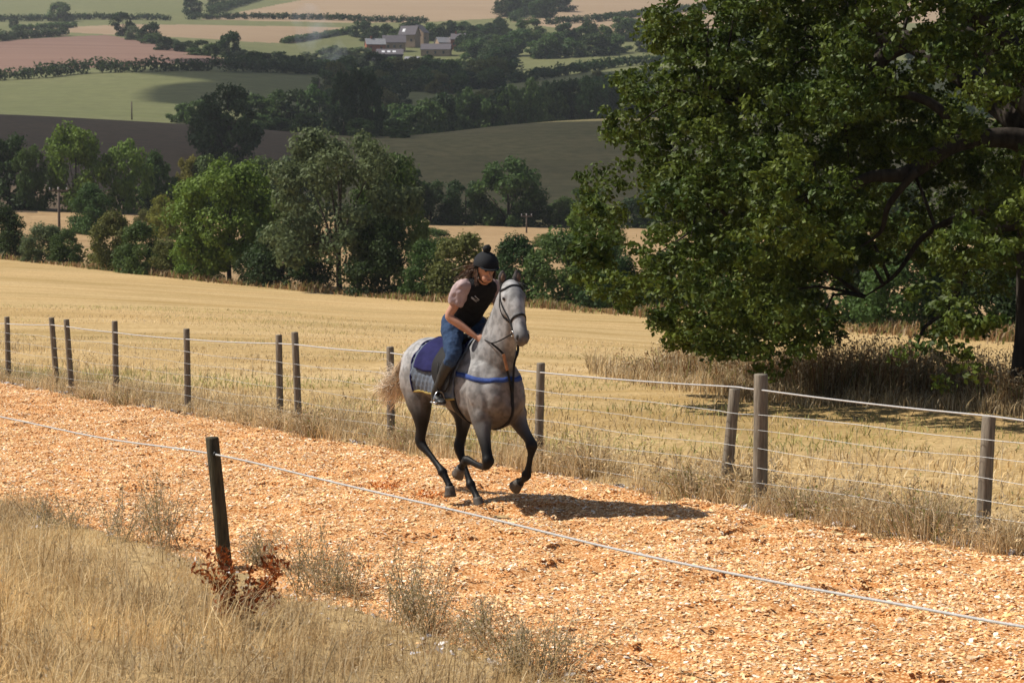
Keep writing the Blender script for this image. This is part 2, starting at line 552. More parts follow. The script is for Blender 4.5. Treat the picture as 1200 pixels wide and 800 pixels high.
# ---- wood chip track: a lumpy bed and the chips on it
ss = np.arange(-20, 75, 0.13); tt = np.linspace(T_NEAR-0.1, T_FAR+0.15, 48)
S, T = np.meshgrid(ss, tt)
P2 = np.column_stack([S.ravel(), T.ravel()])
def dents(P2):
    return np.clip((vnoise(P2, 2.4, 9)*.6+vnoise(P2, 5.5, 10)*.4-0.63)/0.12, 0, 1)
def chip_h(P2):
    e = np.minimum(P2[:, 1]-(T_NEAR-0.1), (T_FAR+0.15)-P2[:, 1])
    lump = (vnoise(P2, 1.6, 5)-0.5)*0.06+(vnoise(P2, 4.5, 6)-0.5)*0.035+(vnoise(P2, 11, 8)-0.5)*0.012
    dent = -0.07*dents(P2)
    return 0.03+(lump+dent)*np.clip(e/0.3, 0.15, 1)-0.05*np.clip(1-e/0.25, 0, 1)
base = P0+np.outer(P2[:, 0], D1)+np.outer(P2[:, 1], CR); base[:, 2] += chip_h(P2)
n_t, n_s = T.shape
ix = np.arange(n_t*n_s).reshape(n_t, n_s)
Ft = np.stack([ix[:-1, :-1], ix[:-1, 1:], ix[1:, 1:], ix[1:, :-1]], -1).reshape(-1, 4)[:, ::-1]
tag(link('gallop_track', np_mesh('gallop_track', base, Ft, smooth=True), M['trackbed']), kind='structure')

def make_chips(n, P2, zoff, size, cols, rng, tilt=0.5):
    c = P0+np.outer(P2[:, 0], D1)+np.outer(P2[:, 1], CR); c[:, 2] += chip_h(P2)+zoff
    a = rng.uniform(0, 2*math.pi, n)
    L = size*np.clip(rng.lognormal(0, 0.35, n), .4, 2.0); Wd = L*rng.uniform(0.25, 0.62, n)
    ex = np.column_stack([np.cos(a), np.sin(a), rng.normal(0, tilt, n)])
    ex = unit(ex); ey = unit(np.cross(np.tile([0, 0, 1.0], (n, 1))+rng.normal(0, tilt, (n, 3)), ex))
    ez = np.cross(ex, ey); ez = np.where(ez[:, 2:] < 0, -ez, ez)
    dx, dy = ex*(L/2)[:, None], ey*(Wd/2)[:, None]
    th = ez*(L*0.10)[:, None]
    k = rng.uniform(0.5, 1, (n, 1))
    V = np.stack([c-dx-dy*k, c+dx*k-dy+th, c+dx+dy*k, c-dx*k+dy+th], 1).reshape(-1, 3)
    b = np.arange(n)*4
    F = np.concatenate([np.stack([b, b+1, b+3], 1), np.stack([b+1, b+2, b+3], 1)])
    C = cols[rng.integers(0, len(cols), n)]*rng.uniform(0.85, 1.08, (n, 1))
    C = C*np.array([.98, 1.03, 1.14])*(.86+.22*vnoise(P2, 1.1, 23)+.10*vnoise(P2, 5, 24)-.30*dents(P2))[:, None]  # chips inside dents get darker: shade of the pockets put into their colour
    return V, F, np.repeat(np.clip(C, 0, 1), 4, 0)

chip_cols = np.array([sr(236, 186, 124), sr(230, 174, 110), sr(240, 198, 144), sr(222, 162, 98), sr(244, 210, 164), sr(214, 150, 92), sr(238, 186, 124), sr(250, 228, 196), sr(244, 204, 150), sr(242, 198, 140)])
def sample_track(n, s0, s1, rng, pw=1.0):
    return np.column_stack([s0+(s1-s0)*rng.uniform(0, 1, n)**pw, rng.uniform(T_NEAR-0.05, T_FAR+0.1, n)])
N_CH = 310000
P_ch = sample_track(N_CH, -13, 46, RNG, 1.45)
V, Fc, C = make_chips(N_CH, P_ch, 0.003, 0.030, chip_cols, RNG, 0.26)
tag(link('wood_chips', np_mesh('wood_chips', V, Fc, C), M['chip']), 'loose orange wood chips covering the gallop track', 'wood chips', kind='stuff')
# bleached chips and grit spilt along both edges
n = 9000
Pe = np.column_stack([RNG.uniform(-13, 45, n), np.where(RNG.uniform(size=n) < 0.7, T_FAR+np.abs(RNG.normal(0.05, 0.2, n)), T_NEAR-np.abs(RNG.normal(0.0, 0.25, n)))])
gcol = np.array([sr(190, 180, 170), sr(160, 148, 136), sr(210, 200, 190), sr(140, 118, 92), sr(206, 160, 110)])
V, Fc, C = make_chips(n, Pe, 0.03, 0.06, gcol, RNG, 0.4)
tag(link('bleached_chips', np_mesh('bleached_chips', V, Fc, C), M['chip']), 'pale bleached chips and grit spilt along the track edges', 'wood chips', kind='stuff')

# ============================================================ FENCES
def post(s_or_p, h, r, lean=(0, 0), mat='post', rng=random):
    n = 10
    rings = []
    for k, z in enumerate((-0.3, 0.0, h*0.35, h*0.7, h-0.012, h)):
        rr = r*(1.06-0.08*k/5)*(0.93 if k == 5 else 1)
        rings.append([((lean[0]*z)+rr*math.cos(2*math.pi*i/n)*(1+0.06*math.sin(3*i+k)), lean[1]*z+rr*math.sin(2*math.pi*i/n)*(1+0.05*math.cos(2*i+k)), z) for i in range(n)])
    V = np.array(rings).reshape(-1, 3); m = len(rings)
    F = [(i*n+k, i*n+(k+1) % n, (i+1)*n+(k+1) % n, (i+1)*n+k) for i in range(m-1) for k in range(n)]
    F.append(tuple((m-1)*n+k for k in range(n)))
    return V, F

def s_at_u(u, t):
    """s on the line t=const whose ground point lies in image column u"""
    lo, hi = -30.0, 110.0
    for _ in range(60):
        mid = (lo+hi)/2
        if px(at_st(mid, t))[0] > u: lo = mid
        else: hi = mid
    return (lo+hi)/2

def strand(pts, r, n=6, sub=6):
    return loft(pts, [r]*len(pts), n=n, sub=sub, side=(0, 0, 1))

fence = link('wire_fence', None, loc=at_st(s_at_u(600, T_FENCE), T_FENCE))
tag(fence, 'long post and wire fence with white rope dividing track from stubble field', 'fence')
FL = np.array(fence.location)
def fpart(name, parts, mat, smooth=False):
    V, F = join(parts)
    return link(name, poly_mesh(name, [(V-FL, F)], smooth), mat, fence)
# image column of the foot, image row of the top, lean
fposts = [(-72, 368, 0, .05), (10, 371, .0, .05), (67, 372, -.06, .05), (84, 374, -.05, .05), (136, 376, 0, .05), (220, 385, 0, .05), (328, 392, .0, .048), (350, 389, -.03, .05),
          (458, 406, 0, .05), (630, 425, .03, .05), (848, 455, .09, .058), (890, 438, 0, .072), (1150, 487, .04, .062), (1330, 505, 0, .06), (1590, 533, .02, .06), (1860, 560, 0, .06)]
tops = []
for (u, vt, lean, r) in fposts:
    s = s_at_u(u, T_FENCE); b = at_st(s, T_FENCE)
    hh = (unproj(u, vt, b[1])-b)[2]
    V, F = post(None, hh, r, (lean, random.uniform(-.015, .015)))
    o = link('post', poly_mesh('post', [(V, F)], True), M['post'], fence, b-FL)
    tops.append((s, hh, lean, b))
# rope along the post tops
def rope_v(u):
    return np.interp(u, [-80, 8, 65, 82, 135, 220, 328, 349, 458, 632, 855, 890, 1155, 1330, 1590, 1860], [372, 379, 380, 382, 389, 397, 402, 403, 413, 436, 453, 456, 487, 507, 537, 566])
pts = []
for k, (u, vt, lean, r) in enumerate(fposts):
    s, hh, ln, b = tops[k]
    zz = (unproj(u, rope_v(u), b[1])-b)[2]
    p = b+np.array([ln*zz, -r-0.006, zz])
    if k:
        q = pts[-1]; L = np.linalg.norm(p-q)
        for f in (0.25, 0.5, 0.75):
            pts.append(q*(1-f)+p*f-np.array([0, 0, 0.012*L*4*f*(1-f)*0.35]))
            if f == 0.75: pass
        pts = pts
    pts.append(p)
fpart('rope', [strand(pts, 0.0085, 6, 2)], M['rope'], True)
# stock netting: horizontal wires, each a part, and the uprights
for hw in (0.12, 0.27, 0.42, 0.6, 0.78, 0.95):
    wp = []
    for k in range(len(tops)-1):
        s0, s1 = tops[k][0], tops[k+1][0]
        for f in np.linspace(0, 1, 7)[:-1]:
            s = s0+(s1-s0)*f
            wp.append(at_st(s, T_FENCE-0.065, hw+0.012*math.sin(s*2.1+hw*9)-0.03*f*(1-f)))
    fpart('wire', [strand(wp, 0.0023 if hw < .9 else .003, 4, 1)], M['wire'])
ups = []
for s in np.arange(tops[-1][0], tops[0][0], 0.3):
    a = at_st(s, T_FENCE-0.065, 0.1); b = at_st(s+random.uniform(-.01, .01), T_FENCE-0.065, 0.95)
    ups.append(loft([a, b], [0.0013, 0.0013], n=3, sub=1, side=(0, 1, 0)))
tag(fpart('netting_uprights', ups, M['wire']), kind='stuff')

nb = at_st(s_at_u(264, T_ROPE), T_ROPE)
nf = tag(link('rope_fence', None, loc=nb), 'single leaning dark post carrying white rope along the grassy bank', 'fence')
hh = (unproj(250, 512, nb[1])-nb)[2]
V, F = post(None, hh, 0.058, (-0.085, 0.0))
link('post', poly_mesh('post', [(V, F)], True), M['post_dark'], nf)
rz = (unproj(251, 531, nb[1])-nb)[2]
V, F = ellipsoid((0, 0, 0), (.02, .02, .025), nu=8, nv=6)
tie = nb+np.array([-0.085*rz+.02, -.062, rz])
link('insulator', poly_mesh('insulator', [(V+tie-nb, F)], True), mat_simple('black_plastic', (.012, .012, .012), None, 8, .5), nf)
rope = []
sA = s_at_u(264, T_ROPE)
for sd, vts in ((1, [(-420, 400), (-200, 447), (0, 488), (120, 513)]), (-1, [(400, 567), (560, 604), (730, 645), (900, 680), (1050, 707), (1200, 734), (1420, 766)])):
    lst = []
    for u, v in vts:
        s = s_at_u(u, T_ROPE); b = at_st(s, T_ROPE)
        lst.append(unproj(u, v, b[1]))
    if sd == 1: rope = lst+[tie]
    else: rope += lst
V, F = strand(np.array(rope)-nb, 0.0078, 6, 6)
link('rope', poly_mesh('rope', [(V, F)], True), M['rope'], nf)

# ============================================================ GRASS
def blades(P, h, wdt, cols, rng, bend=0.45, lean=None, wind=(0.12, -0.05)):
    """curved tapering blades, 3 triangles each"""
    n = len(P)
    a = rng.uniform(0, 2*math.pi, n)
    side = np.column_stack([np.cos(a), np.sin(a), np.zeros(n)])
    ba = rng.uniform(0, 2*math.pi, n); bm = np.abs(rng.normal(0, bend, n))
    bd = np.column_stack([np.cos(ba)*bm+wind[0], np.sin(ba)*bm+wind[1], np.zeros(n)])*h[:, None]
    up = np.column_stack([np.zeros(n), np.zeros(n), h])
    wv = side*wdt[:, None]
    m = P+up*0.55+bd*0.3; t = P+up*(1-0.25*np.minimum(bm, 1.5)[:, None])+bd
    V = np.stack([P-wv, P+wv, m-wv*0.75, m+wv*0.75, t], 1).reshape(-1, 3)
    b = np.arange(n)*5
    F = np.concatenate([np.stack([b, b+1, b+3], 1), np.stack([b, b+3, b+2], 1), np.stack([b+2, b+3, b+4], 1)])
    C = cols[rng.integers(0, len(cols), n)]*rng.uniform(0.8, 1.15, (n, 1))
    return V, F, np.repeat(C, 5, 0)

def seeds(P, size, cols, rng, per=6, spread=0.05, tall=0.12):
    """little husks clustered at stem tips"""
    n = len(P)*per
    Q = np.repeat(P, per, 0)+np.column_stack([rng.normal(0, spread, n), rng.normal(0, spread, n), rng.uniform(-tall, 0.01, n)])
    d = unit(rng.normal(0, 1, (n, 3))+[0, 0, 0.8]); s = unit(np.cross(d, rng.normal(0, 1, (n, 3))))
    L = size*rng.uniform(0.6, 1.3, n)[:, None]
    V = np.stack([Q-d*L, Q+s*L*0.4, Q+d*L, Q-s*L*0.4], 1).reshape(-1, 3)
    b = np.arange(n)*4
    F = np.concatenate([np.stack([b, b+1, b+2], 1), np.stack([b, b+2, b+3], 1)])
    C = cols[rng.integers(0, len(cols), n)]*rng.uniform(0.8, 1.15, (n, 1))
    return V, F, np.repeat(C, 4, 0)

def merge(L):
    Vs, Fs, Cs, n = [], [], [], 0
    for V, F, C in L:
        Vs.append(V); Fs.append(F+n); Cs.append(C); n += len(V)
    return np.vstack(Vs), np.vstack(Fs), np.vstack(Cs)

straw = np.array([sr(230, 208, 164), sr(218, 192, 146), sr(236, 220, 184), sr(202, 174, 130), sr(222, 198, 150), sr(184, 158, 118)])
straw_grey = np.array([sr(196, 176, 144), sr(176, 158, 128), sr(208, 192, 164), sr(156, 136, 104), sr(184, 162, 122)])
straw_gold = np.array([sr(222, 194, 142), sr(212, 182, 130), sr(228, 206, 160), sr(198, 168, 118)])
greenish = np.array([sr(128, 132, 74), sr(146, 146, 88), sr(110, 116, 62)])
browns = np.array([sr(150, 118, 82), sr(130, 100, 68), sr(168, 136, 96), sr(112, 92, 64)])

def on_ground(XY): return np.column_stack([XY, H(XY[:, 0], XY[:, 1])])
def st_pts(s, t):
    q = P0+np.outer(s, D1)+np.outer(t, CR)
    return on_ground(q[:, :2])

# bank in the foreground: tufts, thinner and shorter towards the track
rng = np.random.default_rng(21)
def smooth01(t):
    t = np.clip(t, 0, 1); return t*t*(3-2*t)
n_t = 6000
s = rng.uniform(-11, 14, n_t); dt = 8.5*rng.uniform(0, 1, n_t)**1.1
edge = 0.42*(vnoise(np.column_stack([s, s*0]), 0.9, 4)-0.35)
C0 = st_pts(s, T_NEAR-0.12-dt+edge)
per = 21
P = np.repeat(C0, per, 0); th = np.repeat(rng.lognormal(-.12, .38, n_t)*np.clip(0.5+dt*0.35, .5, 1.0), per)
P[:, :2] += rng.normal(0, 0.075, (len(P), 2))
P[:, 2] = H(P[:, 0], P[:, 1])-0.01
h = 0.27*th*rng.uniform(0.4, 1.35, len(P))
patch = vnoise(P[:, :2], 0.7, 12)
cols = straw
B1 = blades(P, h, rng.uniform(.002, .0042, len(P)), straw, rng, 0.9)
gr = vnoise(P[:, :2], 0.9, 31)
cc = np.repeat(np.where(gr[:, None] > 0.62, 1, 0), 5, 0)
B1 = (B1[0], B1[1], B1[2]*(np.array([[.72, .70, .70]])+np.repeat(smooth01((patch-.25)/.5), 5)[:, None]*np.array([[.34, .30, .20]])))
k = rng.uniform(size=len(P)) < 0.035
tip = P[k]+np.column_stack([np.zeros(k.sum()), np.zeros(k.sum()), h[k]*1.15])
B2 = seeds(tip, 0.014, straw_grey, rng, 6, 0.018, 0.10)
V, Fb, C = merge([B1, B2])
tag(link('dry_grass', np_mesh('dry_grass', V, Fb, C), M['grass']), 'long bleached grass covering the bank beside the track', 'grass', kind='stuff')

# rough strip along the far fence
n_t = 3000
s = rng.uniform(-13, 48, n_t); t = T_FENCE+rng.normal(0.05, 0.34, n_t)
dens = vnoise(np.column_stack([s, t]), 0.9, 3)
keep = (dens > 0.36) & (t > T_FAR-0.12)
C0 = st_pts(s[keep], t[keep]); per = 21
P = np.repeat(C0, per, 0); th = np.repeat(rng.uniform(0.4, 1.2, len(C0))*(0.15+dens[keep]*1.5), per)
P[:, :2] += rng.normal(0, 0.06, (len(P), 2)); P[:, 2] = H(P[:, 0], P[:, 1])-0.01
h = 0.33*th*rng.uniform(0.5, 1.3, len(P))
B1 = blades(P, h, rng.uniform(.0025, .0045, len(P)), np.vstack([straw, straw, straw_grey]), rng, 0.55)
k = rng.uniform(size=len(P)) < 0.07
B2 = seeds(P[k]+np.column_stack([np.zeros(k.sum()), np.zeros(k.sum()), h[k]]), 0.018, np.vstack([straw_grey, browns[:1]]), rng, 5, 0.03, 0.12)
V, Fb, C = merge([B1, B2])
tag(link('fence_line_grass', np_mesh('fence_line_grass', V, Fb, C), M['grass']), 'rough dry grass growing along the foot of the wire fence', 'grass', kind='stuff')

# short grass and stubble in the nearest part of the field
n = 92000
s = -15+70*rng.uniform(0, 1, n)**1.5; t = T_FENCE+0.2+24*rng.uniform(0, 1, n)**2.3
P = st_pts(s, t); dn = vnoise(np.column_stack([P[:, 0]*0.5+P[:, 1]*.25, P[:, 1]*1.1-P[:, 0]*.5]), 0.5, 14)
k = dn > 0.22; P = P[k]; dn = dn[k]
h = rng.uniform(0.05, 0.15, len(P))*(0.4+dn)*np.interp((P[:, 0]-P0[0])*CR[0]+(P[:, 1]-P0[1])*CR[1]-T_FENCE, [0, 2.5, 6], [1.9, 1.3, .8])
V, Fb, C = blades(P-[0, 0, .01], h, rng.uniform(.005, .010, len(P)), np.vstack([straw_gold, straw, straw_grey]), rng, 1.1)
gm = vnoise(P[:, :2]*[.35, 1], 0.35, 40)+0.25*(rng.uniform(size=len(P))-.5)
C = np.where(np.repeat(gm > 0.66, 5)[:, None], C*np.array([[.66, .80, .56]]), C)
C = C*(.72+.5*np.repeat(vnoise(np.column_stack([P[:, 0]*.25+P[:, 1]*.1, P[:, 1]*.9-P[:, 0]*.26]), .6, 77), 5))[:, None]
tag(link('stubble_grass', np_mesh('stubble_grass', V, Fb, C), M['grass']), 'short golden stubble grass on the mown field behind the fence', 'grass', kind='stuff')

# tall weeds under the oak
n = 19000
u = 690+730*rng.uniform(0, 1, n)**.8; d0 = np.array([34.5])*1.0
front = np.interp(u, [690, 760, 900, 1000, 1200, 1420], [43, 38, 35.5, 34.5, 32.5, 31])
_k = rng.uniform(size=n) < np.interp(u, [690, 860], [.12, 1.0]); u = u[_k]; front = front[_k]; n = len(u)
d = front+np.abs(rng.normal(0, .55, n))*np.interp(u, [690, 800, 1420], [4, 6, 7])-1.2*vnoise(np.column_stack([u*.02, u*0]), 1, 3)
P = on_ground(np.column_stack([(u-600)/FPX*d, d]))
h = rng.uniform(0.3, 1.0, n)*np.interp(u, [690, 780, 950], [.2, .75, 1.0])*(0.15+1.2*vnoise(P[:, :2], 0.8, 8))
B1 = blades(P, h, rng.uniform(.005, .012, n), np.vstack([browns, browns, straw_grey, greenish[:2]]), rng, 0.42, wind=(0.03, 0))
k = rng.uniform(size=n) < 0.6
k &= rng.uniform(size=n) < .7
B2 = seeds(P[k]+np.column_stack([np.zeros(k.sum()), np.zeros(k.sum()), h[k]]), 0.034, np.vstack([browns, straw_grey]), rng, 6, 0.035, 0.30)
n3 = 7000
u3 = 690+600*rng.uniform(0, 1, n3); f3 = np.interp(u3, [690, 760, 900, 1000, 1200, 1420], [43, 38, 35.5, 34.5, 32.5, 31])
d3 = f3-1.2*vnoise(np.column_stack([u3*.02, u3*0]), 1, 3)-np.abs(rng.normal(0, .9, n3))+.4
P3 = on_ground(np.column_stack([(u3-600)/FPX*d3, d3])); nz3 = vnoise(P3[:, :2], 1.3, 61)
h3 = rng.uniform(.12, .6, n3)*(.2+1.1*nz3)
B3 = blades(P3, h3, rng.uniform(.005, .010, n3), np.vstack([straw, straw_grey, browns[2:]]), rng, .8)
V, Fb, C = merge([B1, B2, B3])
tag(link('tall_weeds', np_mesh('tall_weeds', V, Fb, C), M['grass']), 'tall brown seeding weeds standing under the great oak', 'weeds', kind='stuff')

# brown growth at the foot of the field hedge
n = 9000
u = rng.uniform(-60, 1250, n); d = row_d(0, u)+rng.normal(-1.0, 1.0, n)
P = on_ground(np.column_stack([(u-600)/FPX*d, d]))
h = rng.uniform(0.2, .65, n)*(0.1+1.3*vnoise(P[:, :2], 0.35, 5))
V, Fb, C = blades(P, h, rng.uniform(.02, .05, n), np.vstack([browns, browns, straw_grey[:2], greenish]), rng, 0.7)
tag(link('hedge_foot_weeds', np_mesh('hedge_foot_weeds', V, Fb, C), M['grass']), 'low brown dead weeds at the foot of the field hedge', 'weeds', kind='stuff')

# single tufts that stand out along the fence
def tuft_mesh(seed, hgt, rad, cols, nb=420):
    r = np.random.default_rng(seed)
    P = np.column_stack([r.normal(0, rad*.4, (nb, 2)), np.full(nb, -.02)])
    rr = np.hypot(P[:, 0], P[:, 1])
    h = hgt*r.uniform(.5, 1.1, nb)*np.clip(1.1-rr/rad*.5, .4, 1)
    V1 = blades(P, h, r.uniform(.0025, .0045, nb), cols, r, .45, wind=(0, 0))
    # lean outward
    k = r.uniform(size=nb) < .3
    tips = P[k]*[2.2, 2.2, 1]+np.column_stack([np.zeros(k.sum()), np.zeros(k.sum()), h[k]*.9])
    V2 = seeds(tips, .016, cols, r, 5, .03, .12)
    V, F, C = merge([V1, V2])
    out = V.copy(); f = np.clip(V[:, 2:]/hgt, 0, 1)
    out[:, :2] *= 1+1.0*f
    return np_mesh('tuft', out, F, C)
bushy = np.vstack([straw_grey, browns[2:], greenish[:1]])
for k, (u, hgt, rad, dtv, lab) in enumerate([
        (322, .42, .26, -.2, 'dense tawny grass tuft at the foot of the two paired fence posts, far side'),
        (368, .46, .28, -.25, 'dense tawny grass tuft just past the paired fence posts behind the horse'),
        (285, .34, .24, -.15, 'low straw tuft midway along a fence bay beyond the rope post'),
        (150, .36, .3, -.2, 'brownish tuft at the base of a lone distant fence post'),
        (105, .36, .3, -.25, 'brownish tuft beside the distant pair of fence posts'),
        (480, .45, .3, -.1, 'pale grass tuft under the tail of the grey horse'),
        (690, .62, .32, .1, 'straggly grass tuft right of the post behind the horse'),
        (815, .5, .26, -.1, 'dark dry tuft left of the leaning fence post'),
        (868, .55, .22, .12, 'upright dry tuft between leaning post and thick post'),
        (945, .4, .32, -.08, 'low bushy tuft right of the thick fence post'),
        (1012, .36, .3, .0, 'low pale tuft midway along the widest fence bay'),
        (1088, .58, .42, -.12, 'big round bushy dry tuft left of the last fence post'),
        (1190, .42, .3, -.05, 'greenish dry tuft right of the last fence post')]):
    b = at_st(s_at_u(u, T_FENCE+dtv), T_FENCE+dtv); b[2] = float(H(b[0], b[1]))
    tag(link('grass_tuft', tuft_mesh(50+k, hgt, rad, bushy if k % 2 else np.vstack([straw, straw_grey]), 520 if hgt > .5 else 380), M['grass'], loc=b),
        lab, 'grass tuft', 'grass tufts along the wire fence')

# tall thin weeds on the near bank
def weed_mesh(seed, hgt, cols, nst=14, spread=.12, leaf=.02):
    r = np.random.default_rng(seed); L = []
    for i in range(nst):
        b = np.array([r.normal(0, spread*.5), r.normal(0, spread*.5), -.02]); h = hgt*r.uniform(.55, 1.05)
        tipv = b+np.array([r.normal(0, spread*.9), r.normal(0, spread*.9), h])
        pts = [b, (b+tipv)/2+np.array([r.normal(0, .015), r.normal(0, .015), .02]), tipv]
        V, F = loft(pts, [.0032, .0026, .0012], n=4, sub=3, cap=False)
        F = np.array(F); F = np.concatenate([F[:, [0, 1, 2]], F[:, [0, 2, 3]]])
        L.append((V, F, np.tile(cols[r.integers(len(cols))]*.8, (len(V), 1))))
        q = np.linspace(.35, 1, 8)[:, None]
        nodes = b*(1-q)+tipv*q
        L.append(seeds(nodes, leaf, cols, r, 11, .024+.01*r.uniform(), .06))
    V, F, C = merge(L)
    return np_mesh('weed', V, F, C)
grey_weed = np.array([sr(190, 174, 146), sr(168, 154, 122), sr(204, 190, 166), sr(158, 150, 108), sr(176, 156, 122)])
for k, (u, v, hpx, spx, lab) in enumerate([
        (150, 640, 70, 60, 'wispy grey seeding weed at the track edge well left of the rope post'),
        (188, 648, 105, 40, 'tallest thin grey weed spike between bank and chips'),
        (60, 622, 48, 50, 'green tinged weed clump at the upper end of the bank'),
        (365, 700, 85, 50, 'bushy grey weed just right of the withered brown dock'),
        (405, 705, 60, 34, 'small grey weed beside the bushy one near the rope post'),
        (482, 738, 95, 60, 'broad grey green weed clump leaning over the chips'),
        (505, 742, 80, 40, 'thin seeding weed hugging the broad grey green clump'),
        (565, 760, 65, 40, 'short sparse weed between the two broad clumps'),
        (640, 790, 90, 55, 'grey green weed at the end of the bank grass'),
        (600, 795, 70, 40, 'sparse pale weed near the end of the bank grass'),
        (300, 668, 50, 26, 'little weed growing against the rope post foot')]):
    d = vis(u, v); b = g(u, d)
    tag(link('dry_weed', weed_mesh(90+k, hpx*d/FPX, grey_weed, 18 if spx < 45 else 30, spx*d/FPX*.6, .011), M['grass'], loc=b), lab, 'weed', 'dry weeds on the bank')
dcol = np.array([sr(150, 82, 40), sr(126, 64, 30), sr(168, 96, 52), sr(104, 56, 30)])
d = vis(280, 735); b = g(280, d)
tag(link('withered_dock', weed_mesh(140, 100*d/FPX, dcol, 12, .2, .026), M['grass'], loc=b), 'withered rust brown dock plant at the foot of the rope post', 'plant')

# ============================================================ TREES
def leaf_quads(rng, cen, rad, per, leaf, squash=0.8, shell=0.5, nrand=0.6):
    nb = len(cen); n = nb*per
    d = unit(rng.normal(0, 1, (n, 3))+[0, 0, 0.12])
    r = np.repeat(rad, per)*(shell+(1-shell)*rng.uniform(0, 1, n)**0.6)*(1+.18*rng.normal(0, 1, n))
    P = np.repeat(cen, per, 0)+d*r[:, None]*[1, 1, squash]
    nn = unit(d+nrand*rng.normal(0, 1, (n, 3))+[0, 0, .25])
    t = unit(np.cross(nn, rng.normal(0, 1, (n, 3)))); b = np.cross(nn, t)
    L = leaf*rng.uniform(.6, 1.3, n)[:, None]
    V = np.stack([P-t*L*.5, P+b*L*.34, P+t*L*.55-nn*L*.12, P-b*L*.34], 1).reshape(-1, 3)
    return V, np.arange(n*4).reshape(-1, 4)

def crown_blobs(rng, shape, nb, h0=0.25):
    """unit crown: z from h0 to 1, radius up to .5"""
    out = []
    while len(out) < nb:
        z = rng.uniform(h0, 1.0); a = rng.uniform(0, 2*math.pi)
        q = (z-h0)/(1-h0)
        if shape == 'round': R = .5*math.sqrt(max(0, 1-((q-.45)/.58)**2))
        elif shape == 'poplar': R = .5*min(1, 4*q+.3)*math.sqrt(max(0, 1-q**3))
        elif shape == 'bush': R = .5*math.sqrt(max(0, 1-q**2.2))
        elif shape == 'broad': R = .5*(max(0, 1-((q-.4)/.63)**2))**.4
        else: R = .5*math.sqrt(max(0, 1-((q-.4)/.62)**2))
        R *= 1+.22*math.sin(2*a+shape.__len__())*rng.uniform(.3, 1)
        rr = R*rng.uniform(.25, 1)**.5
        out.append((rr*math.cos(a), rr*math.sin(a), z-.04))
    return np.array(out)

def limbs(rng, cen, h0, r0, n=7):
    """trunk with limbs running to crown blobs, unit tree"""
    parts = []
    parts.append(loft([(0, 0, -.03), (.006, 0, .02), (0.01, .006, h0*.8), (.02, -.01, .55), (.01, .01, .8)], [r0*1.6, r0*1.1, r0*.9, r0*.55, r0*.15], n=7, sub=3))
    pick = cen[rng.choice(len(cen), min(n, len(cen)), replace=False)]
    for c in pick:
        z0 = h0*rng.uniform(.55, 1.3)
        m = np.array([c[0]*.45, c[1]*.45, z0*.5+c[2]*.5])
        parts.append(loft([(0.008, 0, z0), m, c], [r0*.5, r0*.32, r0*.08], n=5, sub=3))
    return parts

PROTO = {}
def proto(key, shape, seed, nb, per, leaf, h0=.25, brad=(.09, .15), r0=.022, asp=1.0):
    r = np.random.default_rng(seed)
    cen = crown_blobs(r, shape, nb, h0)
    rad = r.uniform(*brad, nb)
    V, F = leaf_quads(r, cen, rad, per, leaf)
    PROTO[key] = (np_mesh('crown', V, F), poly_mesh('trunk', limbs(r, cen, h0, r0), True))
# near hedge trees (5 to 20 px per metre), middle, far
proto('n0', 'round', 1, 90, 250, .034, .22, (.08, .14))
proto('n1', 'broad', 2, 74, 220, .030, .27, (.07, .13))
proto('n2', 'round', 3, 60, 160, .036, .16, (.08, .14), .026)
for i in range(4): proto('b%d' % i, 'bush', 10+i, 60, 190, .046, .0, (.12, .19), .02)
for i in range(5): proto('m%d' % i, ('round', 'broad', 'oval')[i % 3], 20+i, 55, 120, .058, .08, (.10, .17))
for i in range(6): proto('f%d' % i, ('round', 'broad', 'oval', 'bush')[i % 4], 30+i, 36, 70, .10, .0, (.13, .21))
proto('p0', 'poplar', 40, 70, 60, .07, .02, (.08, .16), .014)
proto('p1', 'poplar', 41, 70, 60, .07, .02, (.08, .16), .014)
def tree(kind, u, d, vtop, wpx, mat, label, name='hedgerow_tree', cat='tree', group=None, rot=None, sink=.15):
    b = g(u, d)
    ht = (CAM[2]+d*float(slope_v(vtop)))-b[2]+sink
    wd = wpx*d/FPX
    cm, tm = PROTO[kind]
    if not cm.materials: cm.materials.append(M['leaf_mid'])
    if not tm.materials: tm.materials.append(M['bark'])
    o = link(name, None, loc=b-[0, 0, sink], rot=(0, 0, random.uniform(0, 6.28) if rot is None else rot), sc=(wd, wd, ht))
    tag(o, label, cat, group)
    c = link('crown', cm, parent=o); c.material_slots[0].link = 'OBJECT'; c.material_slots[0].material = M[mat]
    if name not in ('bush', 'far_tree'): link('trunk', tm, parent=o)
    return o
E1 = lambda u: float(row_d(0, u)); E2 = lambda u: float(row_d(2, u))
